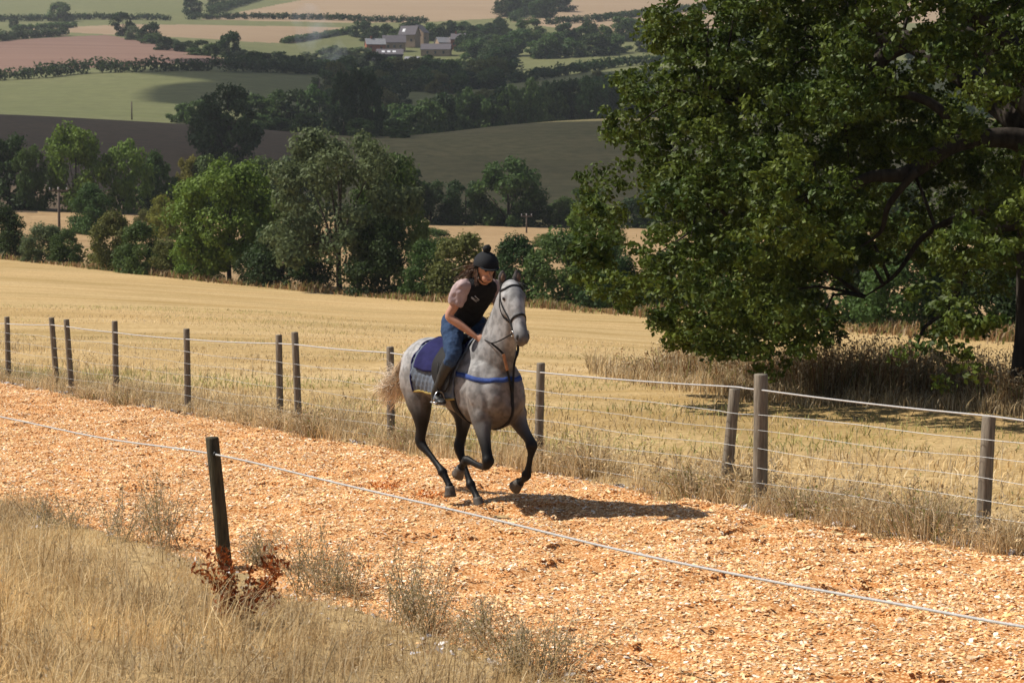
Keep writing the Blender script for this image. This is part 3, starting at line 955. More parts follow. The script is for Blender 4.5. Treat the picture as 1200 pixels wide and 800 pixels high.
# --- hedge at the far side of the stubble field
G1 = 'bushes in the hedge along the stubble field'
for u, off, vt, wpx, kind, mat, lab in [
    (-60, 2, 235, 90, 'b0', 'leaf_dark', 'dark hedge bush at the outermost end of the stubble field hedge'),
    (5, 1, 244, 62, 'b1', 'leaf_dark', 'dark green bush in front of the telegraph pole field'),
    (52, 0, 263, 52, 'b2', 'leaf_grey', 'pale round bush by the foot of the wooden telegraph pole'),
    (76, 1, 270, 40, 'b3', 'leaf_mid', 'small green bush right beside the telegraph pole foot'),
    (132, 0, 252, 60, 'b1', 'leaf_olive', 'tall olive bush in the hedge, pale crown'),
    (165, -1, 262, 62, 'b0', 'leaf_mid', 'mid green bush merging with the tall olive bush'),
    (196, 0, 280, 44, 'b2', 'leaf_olive', 'low olive bush left of the bright round tree'),
    (232, 1, 268, 60, 'b3', 'leaf_bright', 'bright low bush under the bright round tree'),
    (335, 2, 262, 90, 'b0', 'leaf_dark', 'dark bush between the bright tree and the grey green tree'),
    (305, 1, 292, 60, 'b1', 'leaf_dark', 'low dark bush right of the bright tree trunk'),
    (448, 2, 258, 84, 'b2', 'leaf_dark', 'dark bush under the right side of the grey green tree'),
    (500, 3, 284, 60, 'b3', 'leaf_mid', 'mid green bush just behind the rider, outer side'),
    (545, 4, 276, 86, 'b0', 'leaf_olive', 'broad olive bush directly behind the rider'),
    (606, 4, 280, 76, 'b1', 'leaf_dark', 'dark bush directly behind the horse head'),
    (660, 3, 272, 92, 'b2', 'leaf_mid', 'large mid green bush between the horse and the oak'),
    (715, 3, 288, 70, 'b3', 'leaf_dark', 'dark bush at the outer edge of the oak crown'),
    (780, 3, 296, 90, 'b0', 'leaf_dark', 'dark bush behind the low hanging oak leaves'),
    (870, 3, 280, 110, 'b1', 'leaf_mid', 'green bush behind the middle of the oak'),
    (970, 3, 262, 120, 'b2', 'leaf_dark', 'dark bush seen through the oak branches'),
    (1070, 3, 255, 130, 'b3', 'leaf_mid', 'green bush behind the oak trunk, field side'),
    (1180, 3, 262, 130, 'b0', 'leaf_dark', 'dark bush straight behind the oak trunk'),
    (1300, 3, 300, 130, 'b1', 'leaf_mid', 'green hedge bush beyond the oak')]:
    tree(kind, u, E1(u)+off, vt, wpx, mat, lab, 'bush', 'bush', G1)
tree('n0', 268, E1(268)+2, 193, 128, 'leaf_bright', 'bright green round tree standing in the hedge of the stubble field', rot=1.0)
tree('n1', 398, E1(398)+1, 155, 160, 'leaf_grey', 'tall open grey green tree with visible limbs in the field hedge', rot=2.0)
tree('n2', 455, E1(455)+16, 182, 90, 'leaf_mid', 'slim green tree close behind the tall grey green tree')
tree('n0', 696, E1(696)+22, 232, 70, 'leaf_bright', 'bright green tree just outside the oak crown')
# --- scattered shrubs in the dry meadow
tree('b1', 108, 205, 219, 54, 'leaf_mid', 'solitary round green shrub in the dry meadow', 'bush', 'bush')
tree('b3', 192, 200, 231, 40, 'leaf_yellow', 'russet yellow shrub behind the bright round tree', 'bush', 'bush')
tree('b2', 172, 205, 246, 30, 'leaf_olive', 'low olive shrub in the dry meadow', 'bush', 'bush')
tree('b0', 505, 190, 268, 60, 'leaf_mid', 'low green shrub at the meadow edge behind the rider', 'bush', 'bush')
tree('b2', 430, 190, 265, 60, 'leaf_olive', 'olive shrub in the meadow behind the grey green tree', 'bush', 'bush')
tree('b1', 640, 200, 275, 36, 'leaf_olive', 'small olive shrub under the slender pole', 'bush', 'bush')
# --- tree row at the far side of the meadow
G2 = 'trees along the far side of the meadow'
for u, off, vt, wpx, kind, mat, lab in [
    (-40, 4, 160, 70, 'm0', 'leaf_dark', 'dark tree at the outer end of the meadow tree row'),
    (12, 6, 163, 58, 'm1', 'leaf_dark', 'dark tree left of the pale tall tree, meadow row'),
    (38, 3, 168, 40, 'm2', 'leaf_mid', 'slim mid green tree beside the pale tall tree'),
    (90, 2, 150, 66, 'm3', 'leaf_bright', 'tallest bright tree of the meadow row, open crown'),
    (152, 2, 168, 52, 'm4', 'leaf_bright', 'bright tree with a flat pale top, meadow row'),
    (186, 5, 180, 40, 'm0', 'leaf_mid', 'slender green tree right of the flat topped tree'),
    (222, 6, 187, 34, 'm1', 'leaf_yellow', 'yellowish tree at the end of the meadow row'),
    (255, 5, 178, 60, 'm2', 'leaf_mid', 'green tree looking over the bright round hedge tree'),
    (300, 5, 188, 60, 'm3', 'leaf_mid', 'green tree behind the bright round hedge tree'),
    (345, 6, 185, 60, 'm4', 'leaf_dark', 'dark tree behind the grey green tree, outer side'),
    (470, 3, 185, 70, 'm0', 'leaf_dark', 'dark round tree right of the grey green tree'),
    (505, 3, 215, 48, 'm1', 'leaf_dark', 'low dark tree right of the dark round tree'),
    (545, 4, 210, 54, 'm2', 'leaf_dark', 'dark tree left of the high rounded tree'),
    (595, 2, 189, 74, 'm3', 'leaf_mid', 'high rounded green tree below the pasture hill'),
    (622, 2, 228, 40, 'm4', 'leaf_dark', 'low dark tree at the foot of the high rounded tree'),
    (655, 4, 232, 34, 'm0', 'leaf_mid', 'small tree left of the oak below the pasture hill'),
    (690, 4, 222, 60, 'm1', 'leaf_mid', 'green tree at the oak edge below the pasture hill'),
    (780, 4, 205, 90, 'm2', 'leaf_dark', 'dark tree far behind the oak crown'),
    (900, 4, 210, 90, 'm3', 'leaf_dark', 'dark tree seen far behind the oak limbs'),
    (1040, 4, 205, 90, 'm4', 'leaf_mid', 'green tree far behind the oak, trunk side'),
    (1180, 4, 205, 100, 'm0', 'leaf_dark', 'dark tree far behind the oak trunk')]:
    tree(kind, u, E2(u)+off, vt, wpx, mat, lab, 'hedgerow_tree', 'tree', G2)
# dark undergrowth hedge under that row and the other hedges
def hedge(pts, h, wdt, mat, label, seed, per=3.0, leaf=.5, nper=26, name='hedge'):
    """pts: (u, depth) polyline"""
    r = np.random.default_rng(seed)
    G = np.array([g(u, d) for u, d in pts]); cen = []
    for a, b in zip(G[:-1], G[1:]):
        n = max(1, int(np.linalg.norm(b-a)/(h*.34)))
        for f in (np.arange(n)+.5)/n:
            p = a*(1-f)+b*f
            p[2] = H(p[0], p[1])
            p[:2] += r.normal(0, wdt*.35, 2)
            cen.append(p+[0, 0, h*r.uniform(.25, .6)])
    cen = np.array(cen); rad = h*r.uniform(.42, .62, len(cen))
    c0 = G[0].copy()
    V, F = leaf_quads(r, cen-c0, rad, nper, leaf, .8, .35)
    return tag(link(name, np_mesh(name, V, F), M[mat], loc=c0), label, 'hedge')
hedge([(u, E2(u)+3) for u in range(-150, 331, 40)], 3.2, 2, 'leaf_dark', 'dark undergrowth hedge below the left tree row of the meadow', 1, leaf=.5, nper=60)
hedge([(u, E2(u)+3) for u in range(340, 641, 40)], 2.8, 2, 'leaf_dark', 'dark undergrowth hedge at the foot of the pasture hill', 2, leaf=.5, nper=60)
hedge([(u, E2(u)+3) for u in range(660, 1301, 60)], 3, 2, 'leaf_dark', 'dark undergrowth hedge far behind the oak', 3, leaf=.5, nper=50)
hedge([(u, E1(u)+2.5) for u in range(-150, 240, 15)], 1.5, 1.2, 'leaf_olive', 'low olive hedge between stubble field and dry meadow, telegraph pole end', 4, leaf=.25, nper=60)
hedge([(u, E1(u)+3) for u in range(470, 1301, 20)], 1.7, 1.2, 'leaf_mid', 'low green hedge along the stubble field behind horse and oak', 5, leaf=.25, nper=60)

def vd(u, v): return vis(u, v, 520)
hz = [([(-200, 100), (-100, 99), (0, 96), (60, 91), (100, 87), (180, 85), (260, 84), (340, 86), (400, 88)], 5.5, 'leaf_dark', 'long dark clipped hedge below the red ploughed field'),
      ([(0, 49), (30, 46), (60, 44), (82, 42)], 4.5, 'leaf_dark', 'short dark hedge above the red ploughed field'),
      ([(-60, 27), (0, 26), (60, 25), (110, 24), (200, 25)], 4.5, 'leaf_dark', 'dark hedge below the top green pasture'),
      ([(20, 37), (60, 35), (90, 33)], 3.5, 'leaf_mid', 'thin hedge at the corner of the harvested field'),
      ([(225, 24), (300, 24), (380, 25), (440, 27), (500, 29)], 4.5, 'leaf_dark', 'thin dark hedge under the topmost tan field'),
      ([(250, 18), (270, 11), (300, 3), (320, -6)], 6, 'leaf_dark', 'hedge climbing the hillside beside the topmost tan field'),
      ([(335, 52), (370, 46), (412, 40)], 3.5, 'leaf_mid', 'thin hedge at the right end of the harvested field'),
      ([(640, 30), (700, 26), (760, 18), (830, 12)], 5, 'leaf_dark', 'dark hedge crossing the tan slope beside the oak crown'),
      ([(600, 26), (625, 12), (655, -6)], 6, 'leaf_dark', 'dark hedge between the two topmost tan fields'),
      ([(590, 122), (640, 117), (690, 108), (730, 98), (780, 92)], 5, 'leaf_mid', 'hedge under the narrow green strip field'),
      ([(600, 98), (660, 90), (720, 80), (780, 74)], 5, 'leaf_dark', 'hedge above the narrow green strip field')]
for k, (pp, h, mt, lab) in enumerate(hz):
    hedge([(u, vd(u, v)) for u, v in pp], h, 2, mt, lab, 60+k, leaf=1.25, nper=60)

# --- valley trees behind the brows (depth, top row and width read as landmarks)
G3 = 'trees in the hollow behind the hill brows'
big = [(268, 350, 103, 78, 'm0', 'leaf_dark', 'great dark tree standing alone at the end of the brown hill'),
       (250, 355, 132, 50, 'm3', 'leaf_dark', 'dark tree leaning against the great dark tree'),
       (403, 452, 84, 30, 'p0', 'leaf_dark', 'first dark poplar below the farm'),
       (420, 456, 81, 28, 'p1', 'leaf_dark', 'middle dark poplar below the farm'),
       (437, 452, 86, 28, 'p0', 'leaf_dark', 'last dark poplar below the farm'),
       (215, 520, 122, 30, 'f0', 'leaf_mid', 'small pale tree at the end of the copse on the green field'),
       (235, 500, 118, 30, 'f1', 'leaf_mid', 'green tree left of the great dark tree top'),
       (305, 520, 112, 46, 'f2', 'leaf_mid', 'green tree right of the great dark tree top'),
       (330, 525, 106, 44, 'f3', 'leaf_mid', 'rounded green tree of the copse below the long hedge'),
       (352, 520, 108, 44, 'f4', 'leaf_dark', 'darker tree of the copse below the long hedge'),
       (373, 530, 102, 40, 'f5', 'leaf_mid', 'green tree left of the poplars')]
for u, d, vt, wpx, kind, mat, lab in big:
    tree(kind, u, d, vt, wpx, mat, lab, 'valley_tree', 'tree', G3)
rr = random.Random(5)
ADJ = {'leaf_dark': 'dark', 'leaf_mid': 'mid green', 'leaf_grey': 'grey green', 'leaf_olive': 'olive', 'leaf_bright': 'bright green'}
def scatter(lst, label, group, mats, kinds=('f0', 'f1', 'f2', 'f3', 'f4', 'f5'), ends=('poplar', 'oak')):
    """label is a phrase; looks and the nearest landmark along the row are put before and after it"""
    uu = [q[0] for q in lst]; lo, hi = min(uu), max(uu)
    ws = sorted(q[3] for q in lst)
    for u, d, vt, wpx in lst:
        mt = rr.choice(mats); f = (u-lo)/(hi-lo+1e-6)
        k = min(4, int(f*5))
        where = ('at the %s end' % ends[0], 'nearer the %s end' % ends[0], 'in the middle part', 'nearer the %s end' % ends[1], 'at the %s end' % ends[1])[k]
        size = 'narrow' if wpx < ws[len(ws)//3] else ('broad' if wpx > ws[2*len(ws)//3] else 'rounded')
        tree(rr.choice(kinds), u, d, vt, wpx, mt, '%s %s %s, %s' % (size, ADJ[mt], label, where), 'far_tree', 'tree', group)
hol = []
for u in range(285, 480, 13): hol.append((u+rr.uniform(-4, 4), rr.uniform(440, 490), rr.uniform(134, 152), rr.uniform(30, 42)))
scatter(hol, 'tree of the hollow wood below the poplars', 'wood below the poplars', ['leaf_dark', 'leaf_mid', 'leaf_mid'], ends=('hill', 'belt'))
row = []
for u in range(440, 720, 13): row.append((u+rr.uniform(-4, 4), float(np.interp(u, UC, K[5][0]))+rr.uniform(-12, 25), np.interp(u, [440, 500, 560, 620, 720], [128, 118, 108, 99, 97])+rr.uniform(-5, 6), rr.uniform(26, 38)))
scatter(row, 'tree of the belt behind the pasture hill', 'tree belt behind the pasture hill', ['leaf_dark', 'leaf_mid', 'leaf_mid'])
row = []
for u in range(720, 1260, 24): row.append((u+rr.uniform(-6, 6), 575+rr.uniform(-12, 25), 100+rr.uniform(-6, 10), rr.uniform(30, 42)))
scatter(row, 'tree of the belt far behind the oak', 'tree belt behind the oak', ['leaf_dark', 'leaf_mid'], ends=('horse', 'trunk'))
row = []
for u in range(395, 600, 11):
    v = rr.uniform(92, 112); row.append((u, vd(u, v), v-rr.uniform(20, 32), rr.uniform(26, 36)))
scatter(row, 'tree just below the farm', 'trees below the farm', ['leaf_dark', 'leaf_mid', 'leaf_mid', 'leaf_olive'], ends=('smoke', 'woodland'))
row = []
for u in range(560, 780, 10):
    v = (rr.uniform(64, 90) if u < 600 else rr.uniform(58, 80))-(u-560)*.09; row.append((u, vd(u, v), v-rr.uniform(20, 32), rr.uniform(26, 40)))
scatter(row, 'woodland tree between farm and oak', 'woodland right of the farm', ['leaf_dark', 'leaf_mid', 'leaf_mid'], ends=('farm', 'oak'))
row = []
for u in range(425, 600, 10):
    v = rr.uniform(40, 50); row.append((u, vd(u, v), v-rr.uniform(14, 22), rr.uniform(18, 26)))
for u in range(585, 665, 9):
    v = rr.uniform(18, 44)-(u-585)*.2; row.append((u, vd(u, v), v-rr.uniform(18, 26), rr.uniform(20, 30)))
scatter(row, 'tree of the shelter belt behind the farm', 'shelter belt behind the farm', ['leaf_dark', 'leaf_mid', 'leaf_dark'], ends=('farmhouse', 'tan field'))
row = []
for u in range(160, 345, 9):
    v = 46+(u-160)*.2+rr.uniform(-3, 6); row.append((u, vd(u, v), v-rr.uniform(8, 17), rr.uniform(16, 24)))
scatter(row, 'tree of the copse beside the ploughed field', 'copse beside the ploughed field', ['leaf_mid', 'leaf_grey', 'leaf_dark'], ends=('corner tree', 'smoke'))
row = []
for u in range(300, 420, 10):
    v = rr.uniform(74, 84); row.append((u, vd(u, v), v-rr.uniform(9, 20), rr.uniform(18, 28)))
scatter(row, 'tree where the long clipped hedge stops', 'trees near the smoke', ['leaf_mid', 'leaf_dark', 'leaf_grey'], ends=('ploughed field', 'farm'))
row = []
for u in range(385, 780, 9):
    for vb in (128, 117, 106):
        v = vb-max(0, u-560)*.10+rr.uniform(-4, 4)
        if rr.uniform(0, 1) < .25 or (vb == 117 and u > 470) or (vb == 106 and u > 590) or (vb == 128 and 470 < u < 565): continue
        row.append((u+rr.uniform(-4, 4), vd(u, v), v-(rr.uniform(18, 27) if u < 590 else rr.uniform(9, 14)), rr.uniform(24, 34) if u < 590 else rr.uniform(14, 20)))
scatter(row, 'tree of the farm slope wood', 'wood on the farm slope', ['leaf_dark', 'leaf_mid', 'leaf_mid', 'leaf_olive'])
row = []
for u in range(386, 432, 8):
    v = rr.uniform(66, 80); row.append((u, vd(u, v), v-rr.uniform(14, 22), rr.uniform(22, 30)))
for u in range(545, 600, 8):
    v = rr.uniform(60, 76); row.append((u, vd(u, v), v-rr.uniform(18, 26), rr.uniform(22, 30)))
for u in (505, 515, 528, 540, 555, 470, 450, 436, 495, 521, 445, 462, 410, 400):
    v = rr.uniform(84, 90); row.append((u, vd(u, v), v-rr.uniform(14, 20), rr.uniform(20, 26)))
scatter(row, 'tree crowding round the farm', 'trees round the farm', ['leaf_dark', 'leaf_dark', 'leaf_mid', 'leaf_grey'], ends=('open shed', 'brick house'))
row = []
for u in range(770, 1260, 30):
    v = rr.uniform(30, 80); row.append((u, vd(u, v), v-rr.uniform(14, 22), rr.uniform(26, 36)))
scatter(row, 'distant hillside tree beyond the oak', 'hillside trees beyond the oak', ['leaf_dark', 'leaf_mid'], ends=('farm', 'trunk'))
for u, v, vt, wpx, mat, lab in [
    (148, 44, 16, 24, 'leaf_dark', 'dark solitary tree at the corner of the harvested field'),
    (180, 50, 27, 26, 'leaf_dark', 'dark tree beside the solitary corner tree'),
    (272, 68, 38, 30, 'leaf_dark', 'tallest dark tree of the copse beside the ploughed field'),
    (76, 26, 3, 28, 'leaf_mid', 'twin crowned tree in the top green pasture hedge'),
    (228, 20, -3, 22, 'leaf_dark', 'dark round tree at the top of the hillside hedge'),
    (255, 12, -8, 20, 'leaf_dark', 'dark tree next to the hillside hedge top'),
    (22, 34, 23, 12, 'leaf_dark', 'small bush on the corner of the upper ploughed field'),
    (36, 88, 80, 14, 'leaf_dark', 'small rounded tree in the long clipped hedge'),
    (700, 104, 84, 16, 'leaf_olive', 'small lone tree on the narrow green strip field')]:
    tree(rr.choice(['f0', 'f1', 'f2']), u, vd(u, v), vt, wpx, mat, lab, 'hillside_tree', 'tree')

# ============================================================ THE OAK
OB = g(1224, 34.0)
def build_oak():
    r = np.random.default_rng(77)
    root = tag(link('oak_tree', None, loc=OB), 'great spreading oak with low boughs hanging over the weeds', 'tree')
    L = [([(0, 0, -.3), (0, 0, .15), (.03, 0, 1.2), (0, 0, 2.6), (.05, 0, 4.2), (.2, .1, 7), (0, .3, 10)], [.85, .58, .48, .45, .44, .3, .08]),
         ([(0, 0, 4.1), (-.5, -.15, 4.4), (-1.1, -.3, 4.42), (-1.7, -.5, 4.3), (-2.4, -.55, 3.85), (-3.0, -.6, 3.8), (-3.6, -.4, 3.55), (-4.6, 0, 3.6), (-5.4, .3, 3.3)], [.3, .2, .16, .15, .13, .10, .08, .05, .02]),
         ([(0, 0, 4.7), (-1.3, .3, 6.1), (-2.5, .4, 5.9), (-3.2, .3, 5.2), (-4.4, .1, 4.9), (-5.6, 0, 5.1)], [.28, .2, .16, .13, .08, .03]),
         ([(0, 0, 5.2), (-1.6, -.8, 6.6), (-3, -1.4, 7.4), (-5, -1.8, 7.7)], [.26, .19, .13, .04]),
         ([(0, 0, 4.5), (2, .5, 6), (5, 0, 7)], [.3, .2, .05]),
         ([(0, 0, 4.4), (-1.5, 2.5, 6), (-3.5, 5, 7)], [.3, .2, .05]),
         ([(0, 0, 4.8), (-.5, -2.2, 6.2), (-1, -5, 7.2)], [.25, .16, .04]),
         ([(0, 0, 4.4), (1.5, 2.5, 6), (3, 5, 6.8)], [.25, .16, .04]),
         ([(-.1, 0, 3.0), (-.7, .5, 2.9), (-1.1, .8, 2.3), (-1.35, .9, 1.6), (-1.8, .9, 1.2), (-1.95, .9, .7)], [.11, .08, .06, .045, .03, .012]),
         ([(-.1, 0, 3.3), (-.9, .9, 3.2), (-1.7, 1.3, 2.8), (-2.2, 1.4, 2.1), (-2.7, 1.6, 1.7)], [.10, .08, .05, .035, .012]),
         ([(-1.4, -.5, 4.4), (-2.0, -.3, 5.0), (-2.8, .2, 5.3), (-3.6, .4, 5.9)], [.1, .08, .06, .02]),
         ([(-2.3, -.8, 3.9), (-2.7, -.6, 3.35), (-2.8, -.4, 2.9), (-3.2, -.4, 2.6)], [.07, .05, .035, .012]),
         ([(-2.5, .4, 5.9), (-3.2, .6, 6.6), (-3.9, .8, 7.2)], [.09, .06, .02])]
    parts = [loft(p, rd, n=10, sub=6) for p, rd in L]
    # crown envelope
    zk = [.5, 1.2, 2.2, 3.4, 4.6, 6.0, 8.0, 10, 11.6]; Rk = [4.6, 6.1, 6.75, 6.85, 6.6, 6.2, 5.5, 4.0, 1.5]
    cen = []; rad = []
    tries = 0
    while len(cen) < 760 and tries < 40000:
        tries += 1
        z = r.uniform(.55, 11.5); a = r.uniform(0, 2*math.pi)
        if z > 7.4 and r.uniform() < .68: continue
        R = np.interp(z, zk, Rk)*(1+.07*math.sin(3*a+z)+.05*math.sin(5*a-1.3*z))
        f = r.uniform(.2, 1)**.5
        if z < 2.2 and f < .72: continue
        x, y = R*f*math.cos(a)-.02, R*f*math.sin(a)
        if z < 1.5 and not (-6.5 < x < -2.6) and r.uniform() < .85: continue
        if z < 2.6 and x > -2.4 and y < 0 and r.uniform() < .7: continue
        u, v = px(OB+[x, y, z])
        if u > 1270 and r.uniform() < .6: continue
        if y < 0 and 985 < u < 1200 and 110 < v < 215 and r.uniform() < .85: continue
        if 1020 < u < 1100 and 30 < v < 95 and r.uniform() < .8: continue
        if 985 < u < 1075 and 175 < v < 260 and r.uniform() < .3: continue
        if 955 < u < 1072 and v > 305: continue
        if 940 < u < 1075 and v > 385: continue
        cen.append((x, y, z)); rad.append(r.uniform(.34, .78))
    # extra sprays that give the outline its hanging and reaching tips
    for u, v, rd in [(700, 215, .5), (712, 250, .45), (705, 320, .4), (735, 150, .5), (760, 110, .5), (790, 60, .45), (770, 45, .3), (800, 15, .5), (830, 25, .5),
                     (720, 340, .4), (745, 355, .3), (800, 380, .45), (840, 390, .5), (875, 395, .45), (910, 392, .5), (945, 400, .35), (960, 385, .4), (830, 402, .25),
                     (795, 398, .2), (780, 368, .25), (702, 285, .45), (692, 300, .25), (860, 15, .5), (900, 30, .5), (940, 20, .5), (880, 60, .5), (985, 15, .5)]:
        y = r.uniform(-3, 1.5)
        p = unproj(u, v, OB[1]+y)-OB
        cen.append(tuple(p)); rad.append(rd)
    cen = np.array(cen); rad = np.array(rad)
    # twigs from limbs to blobs
    pts = np.vstack([catmull(p, 5) for p, _ in L[1:]])
    tw = []
    for c in cen[::2]:
        k = np.argmin(np.linalg.norm(pts-c, axis=1)); a = pts[k]
        if np.linalg.norm(a-c) > 1.8: continue
        m = (a+c)/2+r.normal(0, .12, 3)+[0, 0, .15]
        tw.append(loft([a, m, c], [.035, .024, .008], n=4, sub=2, cap=False))
    link('trunk', poly_mesh('trunk', parts, True), M['bark'], root)
    tag(link('branches', poly_mesh('branches', tw, True), M['bark'], root), kind='stuff')
    # each blob is built from small sprays, so that the crown breaks into leaf clumps
    sc, srad = [], []
    for c, q in zip(cen, rad):
        m = 10
        d = unit(r.normal(0, 1, (m, 3)))*(q*r.uniform(.45, 1.05, m))[:, None]*[1.05, 1.05, .75]
        sc.append(c+d); srad.append(np.full(m, .17)*r.uniform(.7, 1.4, m))
    sc = np.vstack(sc); srad = np.concatenate(srad)
    V, F = leaf_quads(r, sc, srad, 40, .094, .7, .3, .75)
    link('crown', np_mesh('crown', V, F), M['leaf_oak'], root)
build_oak()

# ============================================================ FARM, POLES
M['brick'] = mat_simple('brick', sr(150, 92, 72), sr(132, 84, 66), 1.5, .9, .1)
M['stone'] = mat_simple('stone', sr(160, 138, 118), sr(142, 122, 104), 1.5, .9, .1)
M['slate'] = mat_simple('slate', sr(98, 92, 96), sr(84, 80, 84), 2, .8, .2)
M['tin'] = mat_simple('tin', sr(140, 138, 140), sr(122, 122, 126), 1, .6, .3)
M['rooflight'] = mat_simple('rooflight', (.8, .8, .82), None, 4, .3, .5)
M['timber'] = mat_simple('timber', (.05, .045, .045), (.03, .03, .03), 2, .9, .1)
M['pane'] = mat_simple('pane', (.03, .035, .04), None, 2, .15, .6)
def house(u, v, wpx, eave, ridge, depth, rotdeg, wall, roof, label, cat='building', chimney=0, lights=0, wins=2, name='farm_building', open_front=False):
    d = vd(u, v); b = g(u, d); wd = wpx*d/FPX
    root = tag(link(name, None, loc=b-[0, 0, .4], rot=(0, 0, math.radians(rotdeg))), label, cat)
    x, y = wd/2, depth/2
    V = [(-x, -y, 0), (x, -y, 0), (x, y, 0), (-x, y, 0), (-x, -y, eave), (x, -y, eave), (x, y, eave), (-x, y, eave), (-x, 0, ridge), (x, 0, ridge)]
    F = [(0, 1, 5, 4), (2, 3, 7, 6), (1, 2, 6, 9, 5), (3, 0, 4, 8, 7)]
    link('wall', poly_mesh('wall', [(V, F)]), M[wall], root)
    o = .35; k = (ridge-eave)/y
    RV = []
    for sy in (-1, 1):
        RV += [(-x-o, sy*(y+o), eave-k*o+.05), (x+o, sy*(y+o), eave-k*o+.05), (x+o, 0, ridge+.05), (-x-o, 0, ridge+.05)]
    RV += [(p[0], p[1], p[2]+.22) for p in RV]
    RF = [(0, 1, 2, 3)[::-1], (4, 5, 6, 7), (8, 9, 10, 11), (12, 13, 14, 15)[::-1], (0, 1, 9, 8), (5, 4, 12, 13), (1, 2, 10, 9), (3, 0, 8, 11), (2+4, 1+4, 13, 14), (4, 7, 15, 12)]
    rf = link('roof', poly_mesh('roof', [(RV, RF)]), M[roof], root)
    for i in range(chimney):
        link('chimney', poly_mesh('chimney', [box((-.4+.8*i)*x, 0, ridge+.5, .9, .7, 1.9)]), M['brick'], rf)
    for i in range(lights):
        fx = (-.5+i*.42)*x
        ly = -y*.55; lz = ridge+(ly)*k*1+.36
        dx, dy = .75, .7
        LV = [(fx-dx, ly-dy, lz-k*dy), (fx+dx, ly-dy, lz-k*dy), (fx+dx, ly+dy, lz+k*dy), (fx-dx, ly+dy, lz+k*dy)]
        LV += [(p[0], p[1], p[2]-.15) for p in LV]
        link('skylight', poly_mesh('skylight', [(LV, [(0, 1, 2, 3), (4, 5, 1, 0), (6, 7, 3, 2), (5, 6, 2, 1), (7, 4, 0, 3)])]), M['rooflight'], rf)
    for i in range(wins):
        wx = x*(-.55+1.1*i/max(1, wins-1))
        hh = 1.3 if not open_front else eave*.6
        wobj = link('window' if not open_front else 'bay', poly_mesh('window', [box(wx, -y-.02, eave*.55, 1.0 if not open_front else wd/wins*.6, .12, hh)]), M['pane'], root)  # with open_front, dark boxes on the wall stand in for shaded openings
farm = [(441, 62, 22, 4.2, 7.0, 7, 12, 'brick', 'tin', 'red brick farmhouse with pale roof at the end of the farm', 1, 0, 2),
        (463, 60, 26, 4.5, 8.0, 8, 5, 'stone', 'slate', 'long stone barn with slate roof beside the red farmhouse', 0, 0, 3),
        (481, 57, 20, 6.5, 11.0, 8, -18, 'stone', 'slate', 'tall gabled stone house with pale rooflight, highest on the farm', 0, 1, 2),
        (492, 55, 12, 6.5, 10.5, 9, 60, 'stone', 'slate', 'narrow stone wing of the tall gabled house', 0, 0, 1),
        (512, 66, 34, 3.2, 6.0, 8, -4, 'stone', 'slate', 'low slate roofed barn in the middle of the farm', 0, 0, 3),
        (520, 58, 16, 3.6, 6.2, 6, 25, 'stone', 'tin', 'small pale roofed shed behind the low barn', 0, 0, 1),
        (538, 60, 16, 5.2, 8.0, 7, -8, 'brick', 'slate', 'square red brick house at the wood end of the farm', 1, 0, 2),
        (458, 74, 30, 4.0, 6.5, 9, 3, 'timber', 'slate', 'dark open cattle barn with two bright roof lights', 0, 3, 0)]
for (u, v, wpx, ev, rg, dp, ro, wl, rfm, lab, ch, li, wi) in farm:
    house(u, v, wpx, ev, rg, dp, ro, wl, rfm, lab, 'building', ch, li, wi)
house(425, 77, 36, 3.0, 4.6, 10, 2, 'timber', 'tin', 'wide open sided shed with pale sheet metal roof', 'shed', 0, 0, 3, 'farm_shed', True)
house(484, 77, 16, 3.0, 4.0, 6, -3, 'stone', 'tin', 'little stone shed with bright roof in front of the farm', 'shed', 0, 0, 1, 'farm_shed')

M['pole'] = mat_simple('pole', (.16, .125, .1), (.1, .08, .065), 6, .9, .1)
def pole(u, d, vtop, cross, label, r=.14):
    b = g(u, d); ht = CAM[2]+d*float(slope_v(vtop))-b[2]
    root = tag(link('telegraph_pole', None, loc=b), label, 'pole')
    link('shaft', poly_mesh('shaft', [loft([(0, 0, -.3), (0, 0, ht)], [r, r*.75], n=8, sub=1)], True), M['pole'], root)
    if cross:
        link('crossarm', poly_mesh('crossarm', [box(0, -r, ht-.35, cross, .12, .14)]), M['pole'], root)
        for q in (-.45, .0, .45):
            link('insulator', poly_mesh('insulator', [loft([(q*cross, -r, ht-.28), (q*cross, -r, ht-.05)], [.06, .045], n=6, sub=1)], True), M['rope'], root)
    return b, ht
b1, h1 = pole(70, 185, 219, 1.7, 'wooden telegraph pole with crossarm in the dry meadow')
pole(617, 240, 250, 1.3, 'slender pole with crossarm at the meadow edge behind the horse', .1)
pole(157, 520, 119, 0, 'bare thin pole standing in the green field', .2)
pole(376, 600, 93, 0, 'thin pole above the copse beside the poplars', .18)

